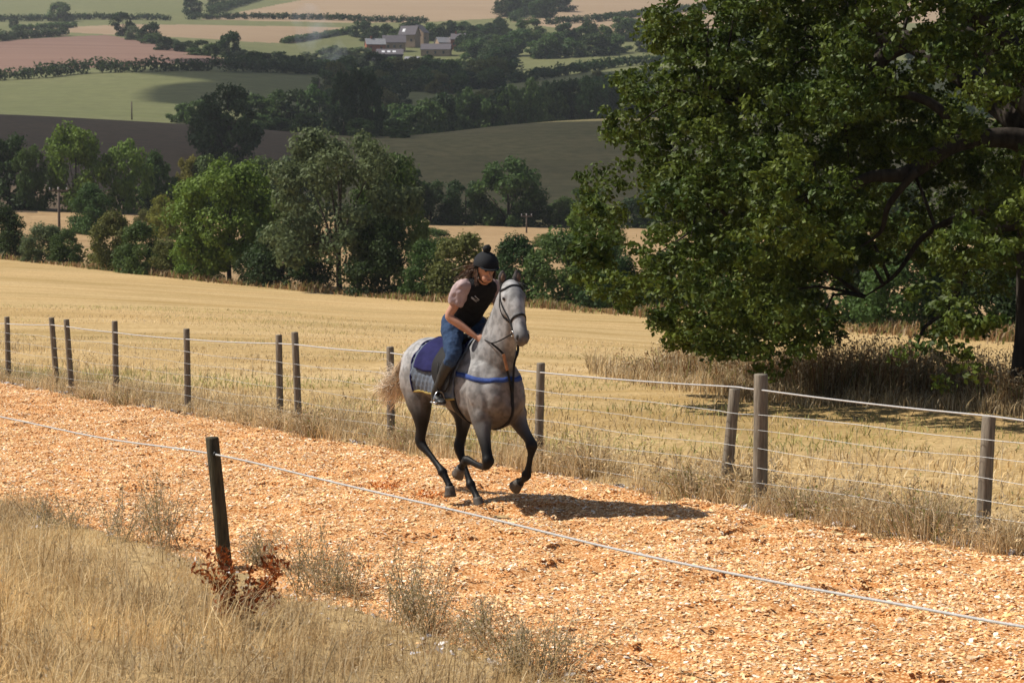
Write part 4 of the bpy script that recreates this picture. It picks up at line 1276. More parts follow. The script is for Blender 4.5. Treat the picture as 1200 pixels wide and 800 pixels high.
# ============================================================ CLOUD that shades the hollow, SMOKE, HAZE
def cloud(name, pts, alt, rad, label, seed):
    """pts: (u, depth) ground spots to be shaded; the puffs float along the sun's ray above them"""
    r = np.random.default_rng(seed); parts = []
    for u, d in pts:
        p = g(u, d); k = (alt-p[2])/SUN_DIR[2]
        c = p+SUN_DIR*k
        for j in range(3):
            parts.append(ellipsoid(c+r.normal(0, 1, 3)*[rad*.25, rad*.25, rad*.08], np.array([rad, rad, rad*.35])*r.uniform(.7, 1.05), nu=14, nv=8))
    me = remesh(name, parts, rad*.16, 3)
    V = verts(me); V = V+((vnoise(V, 1/(rad*.5), 3)-.5)*rad*.3)[:, None]*[1, 1, .6]
    me.vertices.foreach_set('co', V.astype(np.float32).ravel())
    return tag(link(name, me, M['cloud']), label, 'cloud')
m, nt, bs = new_mat('cloud'); bs.inputs['Base Color'].default_value = (.85, .85, .86, 1); bs.inputs['Roughness'].default_value = 1
tp = nd(nt, 'ShaderNodeBsdfTransparent'); mx = nd(nt, 'ShaderNodeMixShader'); mx.inputs[0].default_value = .40
nt.links.new(bs.outputs[0], mx.inputs[1]); nt.links.new(tp.outputs[0], mx.inputs[2]); nt.links.new(mx.outputs[0], nt.nodes['Material Output'].inputs[0])
M['cloud'] = m
cl = []
for u in range(-250, 1300, 130):
    for d in (335, 385, 440):
        if u < 330 and d == 440: d = 425
        cl.append((u, d))
cloud('cloud', cl, 520, 36, 'broad white fair weather cloud shading the hollow and the hills', 3)
cl2 = []
for u in range(440, 1000, 90):
    for d in (620, 700, 780): cl2.append((u, d))
cloud('cloud', cl2, 600, 52, 'second white cloud shading the farm slope', 4)

m = bpy.data.materials.new('haze'); m.use_nodes = True; nt = m.node_tree; nt.nodes.clear()
out = nt.nodes.new('ShaderNodeOutputMaterial'); vol = nt.nodes.new('ShaderNodeVolumePrincipled')
vol.inputs['Color'].default_value = (.93, .96, 1.0, 1); vol.inputs['Density'].default_value = .00011; vol.inputs['Anisotropy'].default_value = .2
nt.links.new(vol.outputs[0], out.inputs['Volume'])
tag(link('haze', poly_mesh('haze', [box(0, 1425, 170, 6400, 2960, 400)]), m), 'thin pale summer haze filling the valley air', 'haze', kind='stuff')

m = bpy.data.materials.new('smoke'); m.use_nodes = True; nt = m.node_tree; nt.nodes.clear()
out = nt.nodes.new('ShaderNodeOutputMaterial'); vol = nt.nodes.new('ShaderNodeVolumePrincipled')
vol.inputs['Color'].default_value = (.82, .88, 1.0, 1)
nz = noise(nt, mapped(nt), .12, 3); mr = ramp(nt, nz, .42, .7)
ml = nd(nt, 'ShaderNodeMath', operation='MULTIPLY'); ml.inputs[1].default_value = .03
nt.links.new(mr, ml.inputs[0]); nt.links.new(ml.outputs[0], vol.inputs['Density']); nt.links.new(vol.outputs[0], out.inputs['Volume'])
sb = g(388, vd(388, 80)-14)
sp_ = [ellipsoid((0, 0, 5), (9, 7, 8)), ellipsoid((-5, 0, 13), (10, 8, 9)), ellipsoid((-9, 2, 21), (8, 7, 7))]
tag(link('smoke', remesh('smoke', sp_, 1.2, 4), m, loc=sb), 'faint blue bonfire smoke drifting beside the farm', 'smoke', kind='stuff')

# ============================================================ THE HORSE  (local: x forward, y its left, z up)
HB = hit_plane(545, 594)
HS = 1.06
H_ROT = math.atan2(-D1[1], -D1[0])
HR = np.array([[math.cos(H_ROT), -math.sin(H_ROT), 0], [math.sin(H_ROT), math.cos(H_ROT), 0], [0, 0, 1]])

TURN = math.radians(-17)
PIV = np.array([.77, 0, 2.12])
NOD = math.radians(-10)
RT = np.array([[math.cos(TURN), -math.sin(TURN), 0], [math.sin(TURN), math.cos(TURN), 0], [0, 0, 1]])@np.array([[math.cos(NOD), 0, math.sin(NOD)], [0, 1, 0], [-math.sin(NOD), 0, math.cos(NOD)]])
def hr(p): return PIV+RT@(np.array(p, float)-PIV)          # head turned a little to its right
def horse_parts():
    P = []
    A = lambda rows, **k: P.append(loft([r[:3] for r in rows], [r[3] for r in rows], [r[4] if len(r) > 4 else r[3] for r in rows], **k))
    # trunk
    A([(-.92, 0, 1.24, .09, .12), (-.86, 0, 1.25, .19, .21), (-.74, 0, 1.27, .265, .285), (-.58, 0, 1.285, .295, .305), (-.38, 0, 1.275, .295, .29), (-.15, 0, 1.235, .29, .285),
       (.08, 0, 1.20, .295, .31), (.30, 0, 1.18, .285, .355), (.47, 0, 1.17, .262, .375), (.62, 0, 1.16, .238, .335), (.74, 0, 1.17, .19, .25), (.80, 0, 1.18, .11, .14)], n=28)
    # withers, breast, shoulders, haunches
    P.append(ellipsoid((.33, 0, 1.46), (.26, .085, .13)))
    for s in (-1, 1):
        P.append(ellipsoid((.53, s*.165, 1.16), (.17, .12, .30), np.array([[.94, 0, -.34], [0, 1, 0], [.34, 0, .94]])))
        P.append(ellipsoid((.70, s*.10, 1.10), (.11, .105, .16)))
        P.append(ellipsoid((-.60, s*.17, 1.20), (.26, .135, .30)))
    # neck
    A([(.36, 0, 1.36, .19, .30), (.50, 0, 1.50, .152, .285), (.61, 0, 1.67, .118, .235), (.69, 0, 1.84, .098, .20), (.745, 0, 1.99, .088, .165), (.79, .0, 2.10, .082, .125)], n=24)
    # head, turned to its right
    hdr = [(.745, .0, 2.165, .066, .07), (.81, 0, 2.115, .092, .115), (.87, 0, 2.03, .108, .138), (.92, 0, 1.94, .092, .14), (.98, 0, 1.835, .068, .112), (1.035, 0, 1.74, .057, .088),
           (1.08, 0, 1.675, .060, .078), (1.105, 0, 1.63, .057, .068), (1.118, 0, 1.60, .036, .04)]
    P.append(loft([hr(q[:3]) for q in hdr], [q[3] for q in hdr], [q[4] for q in hdr], side=RT@np.array([0, 1.0, 0]), n=24))
    for s in (-1, 1):
        P.append(ellipsoid(hr((.825, s*.058, 1.975)), (.085, .042, .115), RT@np.array([[.86, 0, -.5], [0, 1, 0], [.5, 0, .86]])))
        P.append(ellipsoid(hr((.915, s*.090, 2.05)), (.038, .024, .04), RT))
        P.append(ellipsoid(hr((1.095, s*.044, 1.665)), (.035, .024, .036), RT))
        P.append(loft([hr((.93, s*.075, 1.97)), hr((.99, s*.062, 1.87)), hr((1.03, s*.05, 1.79))], [.012, .011, .006], n=8))
    P.append(ellipsoid(hr((1.055, 0, 1.605)), (.04, .04, .03), RT))
    # legs : (x, y, z, half width, half depth)
    def leg(rows, n=14): A(rows, n=n)
    # left fore, reaching
    leg([(.52, .16, 1.16, .11, .15), (.58, .165, 1.00, .095, .125), (.69, .17, .87, .070, .085), (.80, .17, .775, .048, .056), (.850, .17, .735, .047, .052), (.880, .17, .69, .052, .056), (.886, .17, .645, .043, .045),
         (.868, .17, .58, .027, .034), (.84, .17, .49, .026, .034), (.822, .17, .435, .034, .042), (.805, .17, .395, .040, .046), (.775, .17, .365, .034, .036), (.715, .17, .335, .031, .034), (.68, .17, .31, .042, .045)])
    # right fore, folded
    leg([(.50, -.16, 1.12, .11, .15), (.57, -.185, .96, .098, .13), (.655, -.215, .83, .073, .088), (.73, -.235, .69, .050, .058), (.765, -.243, .615, .049, .054), (.785, -.247, .565, .053, .055), (.765, -.25, .52, .044, .046),
         (.71, -.25, .500, .030, .034), (.62, -.25, .505, .026, .033), (.52, -.25, .520, .027, .035), (.465, -.25, .527, .036, .043), (.43, -.25, .525, .040, .046), (.395, -.25, .51, .034, .037), (.345, -.25, .47, .032, .035), (.32, -.25, .435, .042, .044)])
    # left hind, on the ground under the belly
    leg([(-.50, .15, 1.18, .14, .24), (-.36, .16, 1.00, .12, .185), (-.27, .15, .84, .085, .115), (-.26, .13, .68, .052, .068), (-.272, .115, .585, .045, .064), (-.268, .105, .53, .048, .064), (-.235, .10, .475, .040, .048),
         (-.17, .095, .385, .028, .036), (-.095, .09, .285, .027, .036), (-.06, .088, .235, .034, .043), (-.03, .088, .20, .041, .047), (.01, .086, .165, .034, .037), (.065, .084, .115, .032, .036), (.10, .082, .08, .046, .05)])
    # right hind, swinging behind
    leg([(-.62, -.15, 1.18, .14, .25), (-.56, -.17, 1.00, .12, .19), (-.51, -.18, .86, .088, .12), (-.50, -.185, .72, .054, .072), (-.520, -.185, .63, .045, .066), (-.515, -.183, .58, .048, .064), (-.465, -.18, .54, .040, .048),
         (-.37, -.17, .48, .028, .036), (-.255, -.16, .40, .027, .036), (-.195, -.157, .36, .034, .043), (-.155, -.155, .33, .041, .047), (-.115, -.153, .295, .034, .037), (-.06, -.15, .235, .032, .036), (-.035, -.15, .20, .043, .046)])
    # joints: knees, hocks with their points, fetlocks
    for c, q in [((.888, .17, .685), (.05, .052, .056)), ((.79, -.247, .565), (.05, .053, .055)), ((-.275, .107, .555), (.056, .046, .06)), ((-.525, -.184, .605), (.056, .046, .06)),
                 ((-.305, .11, .60), (.03, .026, .05)), ((-.56, -.185, .645), (.03, .026, .05)), ((.80, .17, .40), (.046, .043, .044)), ((.425, -.25, .525), (.046, .043, .044)),
                 ((-.035, .088, .205), (.046, .043, .044)), ((-.158, -.155, .333), (.046, .043, .044)), ((.63, .165, .96), (.10, .085, .10)), ((.61, -.19, .93), (.09, .09, .12)),
                 ((-.33, .16, .93), (.10, .09, .13)), ((-.54, -.18, .95), (.11, .09, .13))]:
        P.append(ellipsoid(c, np.array(q)*1.13))
    return P
hme = remesh('horse', horse_parts(), .0115, 4, .45)
HV = verts(hme).astype(float)
_n = np.empty(len(HV)*3, np.float32); hme.vertices.foreach_get('normal', _n); _n = _n.reshape(-1, 3)
musc = (vnoise(HV*[1, 1, .7], 7, 51)-.5)*.020+(vnoise(HV, 15, 52)-.5)*.008
HV = HV+_n*(musc*np.clip((HV[:, 2]-.7)/.3, 0, 1)*np.clip((1.95-HV[:, 2])/.2, .25, 1))[:, None]
hme.vertices.foreach_set('co', HV.astype(np.float32).ravel()); hme.update()
# coat: pale dappled body, dark points; brownish shade of chest and lower body painted in
def smooth(a, b, x):
    t = np.clip((x-a)/(b-a), 0, 1); return t*t*(3-2*t)
base = np.tile(np.array([.235, .23, .23]), (len(HV), 1))
base *= (0.80+0.42*vnoise(HV, 5.0, 2)*1.0)[:, None]
dap = vnoise(HV, 20, 4)*.55+vnoise(HV, 42, 6)*.45
body_m = smooth(.75, 1.0, HV[:, 2])
base *= (1+(smooth(.30, .66, dap)-.5)*.48*body_m)[:, None]
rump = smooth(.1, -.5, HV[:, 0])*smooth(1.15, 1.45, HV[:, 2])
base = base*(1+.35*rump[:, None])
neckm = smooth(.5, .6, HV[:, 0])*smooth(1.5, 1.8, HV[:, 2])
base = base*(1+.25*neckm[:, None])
dark = np.array([.006, .006, .0065])
k = 1-smooth(.66, 1.16, HV[:, 2]+.10*(vnoise(HV, 9, 8)-.5)+np.where(HV[:, 0] < -.2, -.10, 0.0))
base = base*(1-.98*k[:, None])+dark*(.98*k[:, None])
knee = smooth(.75, .55, HV[:, 2])
mz = np.linalg.norm(HV-hr((1.10, 0, 1.62)), axis=1)
k = 1-smooth(.07, .20, mz); base = base*(1-.7*k[:, None])+np.array([.055, .05, .05])*(.7*k[:, None])
fh = 1-smooth(.05, .14, np.linalg.norm(HV-hr((.95, 0, 2.06)), axis=1)); base = base*(1-.45*fh[:, None])
lowb = 1-smooth(.95, 1.35, HV[:, 2]); base = base*(1-lowb[:, None]*np.array([.22, .28, .33])*body_m[:, None])  # lower coat darker and browner, with chest shade painted in
ch = (1-smooth(.08, .22, np.abs(HV[:, 1])))*smooth(.45, .7, HV[:, 0])*smooth(1.75, 1.4, HV[:, 2]); base = base*(1-.3*ch[:, None]*np.array([.8, 1.0, 1.15]))  # breast centre: shadow and warm bounce painted into the coat colour
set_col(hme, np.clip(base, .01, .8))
m, nt, bs = new_mat('horse_coat')
at = nd(nt, 'ShaderNodeAttribute', attribute_name='Col'); v = mapped(nt)
f = noise(nt, v, 60, 4, .7)
vs = mapped(nt, (1, 1, .25)); f2 = noise(nt, vs, 160, 3, .6)
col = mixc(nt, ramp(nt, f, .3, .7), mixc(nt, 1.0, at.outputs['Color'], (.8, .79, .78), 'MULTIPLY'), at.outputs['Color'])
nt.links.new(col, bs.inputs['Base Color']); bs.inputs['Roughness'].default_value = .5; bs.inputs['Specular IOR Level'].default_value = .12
bump(nt, bs, f2, .25, .004)
M['coat'] = m
hme.materials.append(M['coat'])
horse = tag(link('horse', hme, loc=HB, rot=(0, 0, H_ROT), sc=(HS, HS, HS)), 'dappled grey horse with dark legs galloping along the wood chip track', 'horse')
BV = BVHTree.FromPolygons([tuple(p) for p in HV], [tuple(p.vertices) for p in hme.polygons])
M['hoof'] = mat_simple('hoof', (.10, .085, .07), (.05, .042, .036), 20, .6, .3)
M['hair_dark'] = mat_simple('hair_dark', (.03, .028, .027), (.012, .011, .011), 30, .6, .3)
M['hair_tail'] = mat_vcol('hair_tail', .6, .3, .15, .2)
def hoof(c, ax, r=.052):
    ax = unit(np.array(ax, float)); c = np.array(c, float)
    V, F = loft([c-ax*.02, c+ax*.03, c+ax*.085], [r*.86, r*.95, r*1.14], [r*.9, r*1.05, r*1.3], n=14, sub=2)
    link('hoof', poly_mesh('hoof', [(V, F)], True), M['hoof'], horse)
hoof((.675, .17, .307), (-.8, 0, -.6)); hoof((.315, -.25, .43), (-.6, 0, -.8)); hoof((.10, .082, .082), (.35, 0, -.94)); hoof((-.035, -.15, .195), (.12, 0, -.99))
# ears, eyes, nostrils, mouth
M['ear'] = mat_simple('ear', (.10, .09, .085), (.045, .04, .04), 30, .8, .2)
for s in (-1, 1):
    b = hr((.765, s*.06, 2.185))
    V, F = loft([b+[0, 0, -.03], b+[.006, s*.006, .03], b+[.012, s*.012, .070], b+[.014, s*.010, .108], b+[.016, s*.006, .128]], [.026, .038, .037, .022, .004], [.02, .024, .02, .012, .003], side=(.5, .8*1, 0), n=12, sub=3)
    e = link('ear', poly_mesh('ear', [(V, F)], True), M['ear'], horse)
    V, F = loft([b+[.02, s*.01, .02], b+[.032, s*.016, .06], b+[.026, s*.013, .10]], [.016, .021, .008], [.008, .010, .004], side=(.5, .8, 0), n=8, sub=3)
    link('ear_lining', poly_mesh('ear_lining', [(V, F)], True), mat_simple('ear_lining', (.16, .10, .07), (.08, .055, .045), 40, .9, .1), e)
    q, n_, _, _ = BV.find_nearest(Vector(hr((.935, s*.13, 2.025))))
    V, F = ellipsoid(np.array(q)-np.array(n_)*.006, (.021, .014, .019), nu=12, nv=8)
    link('eye', poly_mesh('eye', [(V, F)], True), mat_simple('horse_eye', (.008, .006, .005), None, 5, .12, .6), horse)
    q, n_, _, _ = BV.find_nearest(Vector(hr((1.13, s*.055, 1.66))))
    V, F = ellipsoid(np.array(q)-np.array(n_)*.003, (.008, .015, .027), np.array(Vector((n_[0], n_[1], n_[2])).to_track_quat('X', 'Z').to_matrix()), nu=10, nv=8)
    link('nostril', poly_mesh('nostril', [(V, F)], True), M['hair_dark'], horse)
# mane: short dark locks along the crest and a forelock
def locks(roots, dirs, L, wd, rng, cols, droop=.6):
    n = len(roots); V = []; F = []; C = []
    for i in range(n):
        l = L[i]; d = unit(dirs[i]); s = unit(np.cross(d, rng.normal(0, 1, 3)))*wd
        p = roots[i]; b = len(V)
        for k in range(5):
            f = k/4; q = p+d*l*f+np.array([0, 0, -droop*l*f*f])
            ww = s*(1-.8*f*f)
            V += [q-ww, q+ww]
        for k in range(4): F.append((b+2*k, b+2*k+1, b+2*k+3, b+2*k+2))
        C += [cols[rng.integers(len(cols))]]*10
    return np.array(V), np.array(F), np.array(C)
rg = np.random.default_rng(9)
crest = catmull([(.44, 0, 1.63), (.50, 0, 1.76), (.575, 0, 1.91), (.64, 0, 2.05), (.70, 0, 2.17), (.75, 0, 2.22)], 8)
rt = []; dr = []
for i in range(700):
    p = crest[rg.integers(len(crest))]+rg.normal(0, .012, 3)
    q, n_, _, _ = BV.find_nearest(Vector(p))
    rt.append(np.array(q)-np.array(n_)*.004); dr.append(np.array(n_)*.45+np.array([-.3, .8+rg.normal(0, .3), -.1+rg.normal(0, .2)]))
dk = np.array([[.05, .047, .045], [.03, .028, .027], [.09, .085, .08], [.02, .02, .02]])
V, F, C = locks(rt, dr, rg.uniform(.05, .12, 700), .004, rg, dk, .5)
link('mane', np_mesh('mane', V, F, C), M['hair_tail'], horse)
rt = [np.array([.775, -.004, 2.195])+rg.normal(0, 1, 3)*[.02, .03, .012] for i in range(160)]
dr = [np.array([.75, rg.normal(0, .35), .1]) for i in range(160)]
V, F, C = locks(rt, dr, rg.uniform(.06, .15, 160), .004, rg, dk, .6)
link('forelock', np_mesh('forelock', V, F, C), M['hair_tail'], horse)
# tail streaming behind
n = 1100
rt = [np.array([-.915, 0, 1.36])+rg.normal(0, 1, 3)*[.015, .022, .03] for i in range(n)]
V = []; F = []; C = []
tc = np.array([[.60, .49, .36], [.72, .61, .48], [.48, .39, .29], [.76, .66, .53], [.34, .27, .20]])
for i in range(n):
    L = rg.uniform(.35, .78); e = np.array([-1.0-.50*L+rg.normal(0, .05), rg.normal(-.03, .075), 1.27-.36*L+rg.normal(0, .075)])
    a = rt[i]; m1 = a+np.array([-.10, rg.normal(0, .015), .015]); m2 = np.array([-1.12, rg.normal(0, .05), 1.20+rg.normal(0, .045)])
    cur = catmull([a, m1, m2, e, e+np.array([-.10, rg.normal(0, .03), -.02+rg.normal(0, .05)])], 3)
    s = unit(np.array([rg.normal(0, .4), 1, rg.normal(0, .6)]))*.006; b = len(V); c0 = tc[rg.integers(5)]
    for k, q in enumerate(cur):
        f = k/(len(cur)-1); V += [q-s*(1-.8*f), q+s*(1-.8*f)]
        cc = c0*(.6+.5*min(1, f*2.2)); C += [cc, cc]
    for k in range(len(cur)-1): F.append((b+2*k, b+2*k+1, b+2*k+3, b+2*k+2))
link('tail', np_mesh('tail', np.array(V), np.array(F), np.array(C)), M['hair_tail'], horse)
V, F = loft([(-.89, 0, 1.39), (-.95, 0, 1.37), (-1.04, 0, 1.31), (-1.14, 0, 1.22)], [.05, .045, .036, .012], n=10, sub=3)
link('dock', poly_mesh('dock', [(V, F)], True), mat_simple('tail_dock', (.22, .19, .16), None, 30, .8, .2), horse)

# ============================================================ TACK (each piece rests on the horse: things of their own)
M['leather'] = mat_simple('leather', (.014, .012, .012), (.008, .008, .008), 20, .7, .2)
M['tan_leather'] = mat_simple('tan_leather', (.36, .17, .08), (.25, .12, .06), 20, .6, .3)
M['blue_web'] = mat_simple('blue_web', (.035, .07, .24), (.022, .045, .17), 40, .8, .2)
M['navy'] = mat_simple('navy', (.022, .022, .085), (.015, .015, .06), 12, .9, .1, .01)
M['metal'] = mat_simple('metal', (.6, .6, .6), (.5, .5, .5), 10, .3, .5, 0, (1, 1, 1), 1.0)
M['yellow'] = mat_simple('yellow', (.36, .27, .09), (.25, .19, .07), 30, .9, .1)
def hobj(name, label=None, cat=None): return tag(link(name, None, loc=HB, rot=(0, 0, H_ROT), sc=(HS, HS, HS)), label, cat)
def snap(p, off=.006):
    q, n_, _, _ = BV.find_nearest(Vector(tuple(p))); return np.array(q)+np.array(n_)*off, np.array(n_)
def strap(name, pts, w, mat, parent, off=.006, sub=6, th=.005, stick=True):
    C = catmull(pts, sub); Q = []; N = []
    for p in C:
        if stick: q, n_ = snap(p, off)
        else: q, n_ = p, np.array([.3, -.7, .2])
        Q.append(q); N.append(n_)
    Q = np.array(Q); N = unit(np.array(N))
    if stick:
        for _ in range(2): Q[1:-1] = (Q[:-2]+2*Q[1:-1]+Q[2:])/4
        Q += N*.003
    T = unit(np.gradient(Q, axis=0)); S = unit(np.cross(T, N)); N = np.cross(S, T)
    V = []
    for q, s, n_ in zip(Q, S, N): V += [q-s*w/2-n_*th, q+s*w/2-n_*th, q+s*w/2+n_*th*.6, q-s*w/2+n_*th*.6]
    F = []
    for i in range(len(Q)-1):
        for k in range(4): F.append((4*i+k, 4*i+(k+1) % 4, 4*i+4+(k+1) % 4, 4*i+4+k))
    F += [(3, 2, 1, 0), tuple(4*(len(Q)-1)+k for k in range(4))]
    return link(name, poly_mesh(name, [(np.array(V), F)], True), mat, parent)

bri = hobj('bridle', 'black leather bridle with long reins on the grey horse', 'bridle')
def ringpts(c, ax, r, n=14, a0=0):
    ax = unit(np.array(ax, float)); s = np.array([0, 1.0, 0]); u_ = np.cross(ax, s)
    return [np.array(c)+s*r*math.cos(t)+u_*r*math.sin(t) for t in np.linspace(a0, a0+2*math.pi, n)]
RING = {}
hax = unit(np.array([.36, .0, -.56]))
strap('noseband', [hr(q) for q in ringpts((.995, 0, 1.805), hax, .14)], .02, M['leather'], bri, .004, 3)
strap('browband', [hr(q) for q in [(.80, -.12, 2.12), (.90, -.09, 2.125), (.92, .0, 2.13), (.90, .09, 2.125), (.80, .12, 2.12)]], .018, M['leather'], bri, .005)
strap('headpiece', [hr(q) for q in [(.80, -.12, 2.12), (.77, -.07, 2.19), (.755, 0, 2.22), (.77, .07, 2.19), (.80, .12, 2.12)]], .022, M['leather'], bri, .006)
for s in (-1, 1):
    strap('cheekpiece', [hr(q) for q in [(.80, s*.12, 2.12), (.86, s*.12, 1.98), (.95, s*.12, 1.86), (1.03, s*.1, 1.72)]], .016, M['leather'], bri, .005)
    strap('throatlatch', [hr(q) for q in [(.80, s*.12, 2.12), (.77, s*.12, 2.0), (.79, s*.07, 1.88), (.80, 0, 1.84)]], .012, M['leather'], bri, .008)
    q, n_ = snap(hr((1.035, s*.1, 1.70)), .012)
    rp = [q+np.array([.024*math.cos(t), 0, .024*math.sin(t)]) for t in np.linspace(0, 2*math.pi, 13)]
    link('bit_ring', poly_mesh('bit_ring', [loft(rp, [.0045]*13, n=6, sub=1, cap=False)], True), M['metal'], bri)
    hand = np.array([.455, s*.10, 1.645])
    side = np.array([.74, s*.15-.02, 1.665])
    RING[s] = side+np.array([-.02, 0, -.02])
    link('rein', poly_mesh('rein', [loft([q, (q+side)/2+[0, s*.03, -.03], side+[-.02, 0, -.02], hand, hand+[-.10, s*.02, -.16]], [.008]*5, [.006]*5, n=6, sub=6)], True), M['leather'], bri)
# running martingale and breast girth
mar = hobj('breastplate', 'blue breast girth with dark martingale strap across the horse chest', 'breastplate')
bp = [(x, y, z+.05) for x, y, z in [(.16, -.34, 1.30), (.36, -.34, 1.29), (.55, -.32, 1.275), (.70, -.24, 1.27), (.82, -.10, 1.27), (.85, 0, 1.27), (.82, .10, 1.27), (.70, .24, 1.27), (.55, .32, 1.275), (.36, .34, 1.29), (.16, .34, 1.30)]]
strap('breast_strap', bp, .046, M['blue_web'], mar, .002, th=.003)
strap('martingale_strap', [(.88, .0, 1.30), (.86, 0, 1.20), (.80, .0, 1.02), (.72, -.01, .88), (.55, -.03, .78)], .030, M['leather'], mar, .004)
q0, _ = snap((.86, 0, 1.20), .022)
for s in (-1, 1):
    e = RING[s]; mid = snap((q0+e)/2+[.1, s*.02, 0], .02)[0]; m2 = snap(q0*.25+e*.75+[.1, s*.03, 0], .022)[0]
    fk = link('martingale_fork', poly_mesh('martingale_fork', [loft([q0, mid, m2, e], [.013]*4, [.006]*4, side=(0, 1, 0), n=6, sub=5)], True), M['leather'], mar)
    if s < 0:
        link('tan_sleeve', poly_mesh('tan_sleeve', [loft([q0*.2+mid*.8+[.006, 0, 0], mid*.5+m2*.5+[.008, 0, 0], m2+[.006, 0, 0]], [.017]*3, [.009]*3, side=(0, 1, 0), n=8, sub=4)], True), M['tan_leather'], fk)

def wrap_sheet(x0, x1, low_l, low_r, nx, na, off, quilt=0, top=1.30):
    """cloth over the back: rays towards the spine axis; low_* give the hem height along x"""
    V = []; 
    for i in range(nx+1):
        x = x0+(x1-x0)*i/nx
        for j in range(na+1):
            f = -1+2*j/na
            hem = low_r(x) if f < 0 else low_l(x)
            # angle from vertical so that the ray ends near hem height
            amax = math.atan2(.33, hem-top)
            a = f*abs(amax)
            d = Vector((0, math.sin(a), math.cos(a)))
            o_ = Vector((x, 0, top))+d*1.2
            hit, n_, _, _ = BV.ray_cast(o_, -d, 1.3)
            if hit is None: hit, n_, _, _ = BV.find_nearest(o_)
            q = np.array(hit)
            k = off
            if quilt:
                k += quilt*(abs(math.sin((i+j)*math.pi/6))*abs(math.sin((i-j)*math.pi/6)))**.5
            V.append(q+np.array(d)*k)
    V = np.array(V).reshape(nx+1, na+1, 3)
    for _ in range(2):
        V[1:-1] = (V[:-2]+2*V[1:-1]+V[2:])/4
    n_top = (nx+1)*(na+1)
    V0 = V.reshape(-1, 3)
    ctr = np.array([0, 0, top]); inn = V0.copy(); r = V0-np.column_stack([V0[:, 0], np.zeros(n_top), np.full(n_top, top)]); inn -= unit(r)*off*.9
    idx = np.arange(n_top).reshape(nx+1, na+1)
    F = [(idx[i, j], idx[i+1, j], idx[i+1, j+1], idx[i, j+1]) for i in range(nx) for j in range(na)]
    F += [tuple(q+n_top for q in f[::-1]) for f in F]
    rim = [idx[i, 0] for i in range(nx+1)]+[idx[nx, j] for j in range(1, na+1)]+[idx[i, na] for i in range(nx-1, -1, -1)]+[idx[0, j] for j in range(na-1, 0, -1)]
    for a, b in zip(rim, rim[1:]+rim[:1]): F.append((a, a+n_top, b+n_top, b))
    return np.vstack([V0, inn]), F
m, nt, bs = new_mat('quilted_cloth')
v = mapped(nt); f = noise(nt, v, 26, 4)
nt.links.new(mixc(nt, ramp(nt, f, .3, .7), (.075, .098, .14), (.12, .145, .185)), bs.inputs['Base Color']); bs.inputs['Roughness'].default_value = .9
bump(nt, bs, f, .5, .01); M['quilt'] = m
hem = lambda x: 1.06+.05*max(0, -x-.3)
cl_ = hobj('saddle_cloth', 'blue grey quilted saddle cloth with yellow hem on the horse back', 'saddle cloth')
link('quilting', poly_mesh('quilting', [wrap_sheet(-.47, .27, hem, hem, 60, 80, .014, .016)], True), M['quilt'], cl_)
qv, _ = wrap_sheet(-.47, .27, hem, hem, 60, 80, .014, .016)
qv = qv[:61*81].reshape(61, 81, 3)
for c_ in (qv[:, 0], qv[:, -1]):
    link('hem_binding', poly_mesh('hem_binding', [loft(c_[::4], [.012]*len(c_[::4]), [.007]*len(c_[::4]), side=(0, 0, 1), n=6, sub=2)], True), M['yellow'], cl_)
link('back_binding', poly_mesh('back_binding', [loft(qv[0][::4], [.012]*21, [.008]*21, side=(1, 0, 0), n=6, sub=2)], True), M['navy'], cl_)
hem2 = lambda x: 1.34-.03*math.sin((x+.42)*7)
pad = hobj('saddle_pad', 'navy padded numnah sticking out behind the saddle', 'saddle pad')
link('padding', poly_mesh('padding', [wrap_sheet(-.40, .20, hem2, hem2, 30, 40, .045, 0)], True), M['navy'], pad)
sad = hobj('saddle', 'small black exercise saddle under the rider', 'saddle')
sp = [loft([(-.24, 0, 1.62), (-.17, 0, 1.635), (-.05, 0, 1.60), (.10, 0, 1.61), (.2, 0, 1.655), (.24, 0, 1.63)], [.11, .16, .15, .13, .09, .05], [.03, .035, .03, .03, .035, .03], n=16)]
link('seat', remesh('seat', sp, .012, 4), M['leather'], sad)
for s in (-1, 1):
    fl = [loft([(.08, s*.22, 1.56), (.10, s*.315, 1.42), (.13, s*.345, 1.28), (.12, s*.35, 1.16)], [.14, .17, .16, .09], [.012, .012, .012, .01], side=(1, 0, 0), n=16)]
    link('flap', poly_mesh('flap', fl, True), M['leather'], sad)
    foot = np.array([.14, s*.375, 1.045])
    st_ = link('stirrup_leather', poly_mesh('stirrup_leather', [loft([(.10, s*.36, 1.42), (.12, s*.39, 1.25), (.13, s*.385, 1.14)], [.014]*3, [.005]*3, side=(1, 0, 0), n=6, sub=4)], True), M['leather'], sad)
    arc = [foot+np.array([.0, s*.058*math.cos(t), .012+.10*math.sin(t)]) for t in np.linspace(0, math.pi, 12)]
    link('stirrup_iron', poly_mesh('stirrup_iron', [loft(arc, [.007]*12, n=6, sub=1), box(foot[0], foot[1], foot[2]+.008, .05, .125, .012)], True), M['metal'], st_)
grt = strap('girth', [(.22, -.36, 1.2), (.24, -.34, 1.0), (.26, -.22, .82), (.26, 0, .78), (.26, .22, .82), (.24, .34, 1.0), (.22, .36, 1.2)], .09, M['leather'], sad, .006)

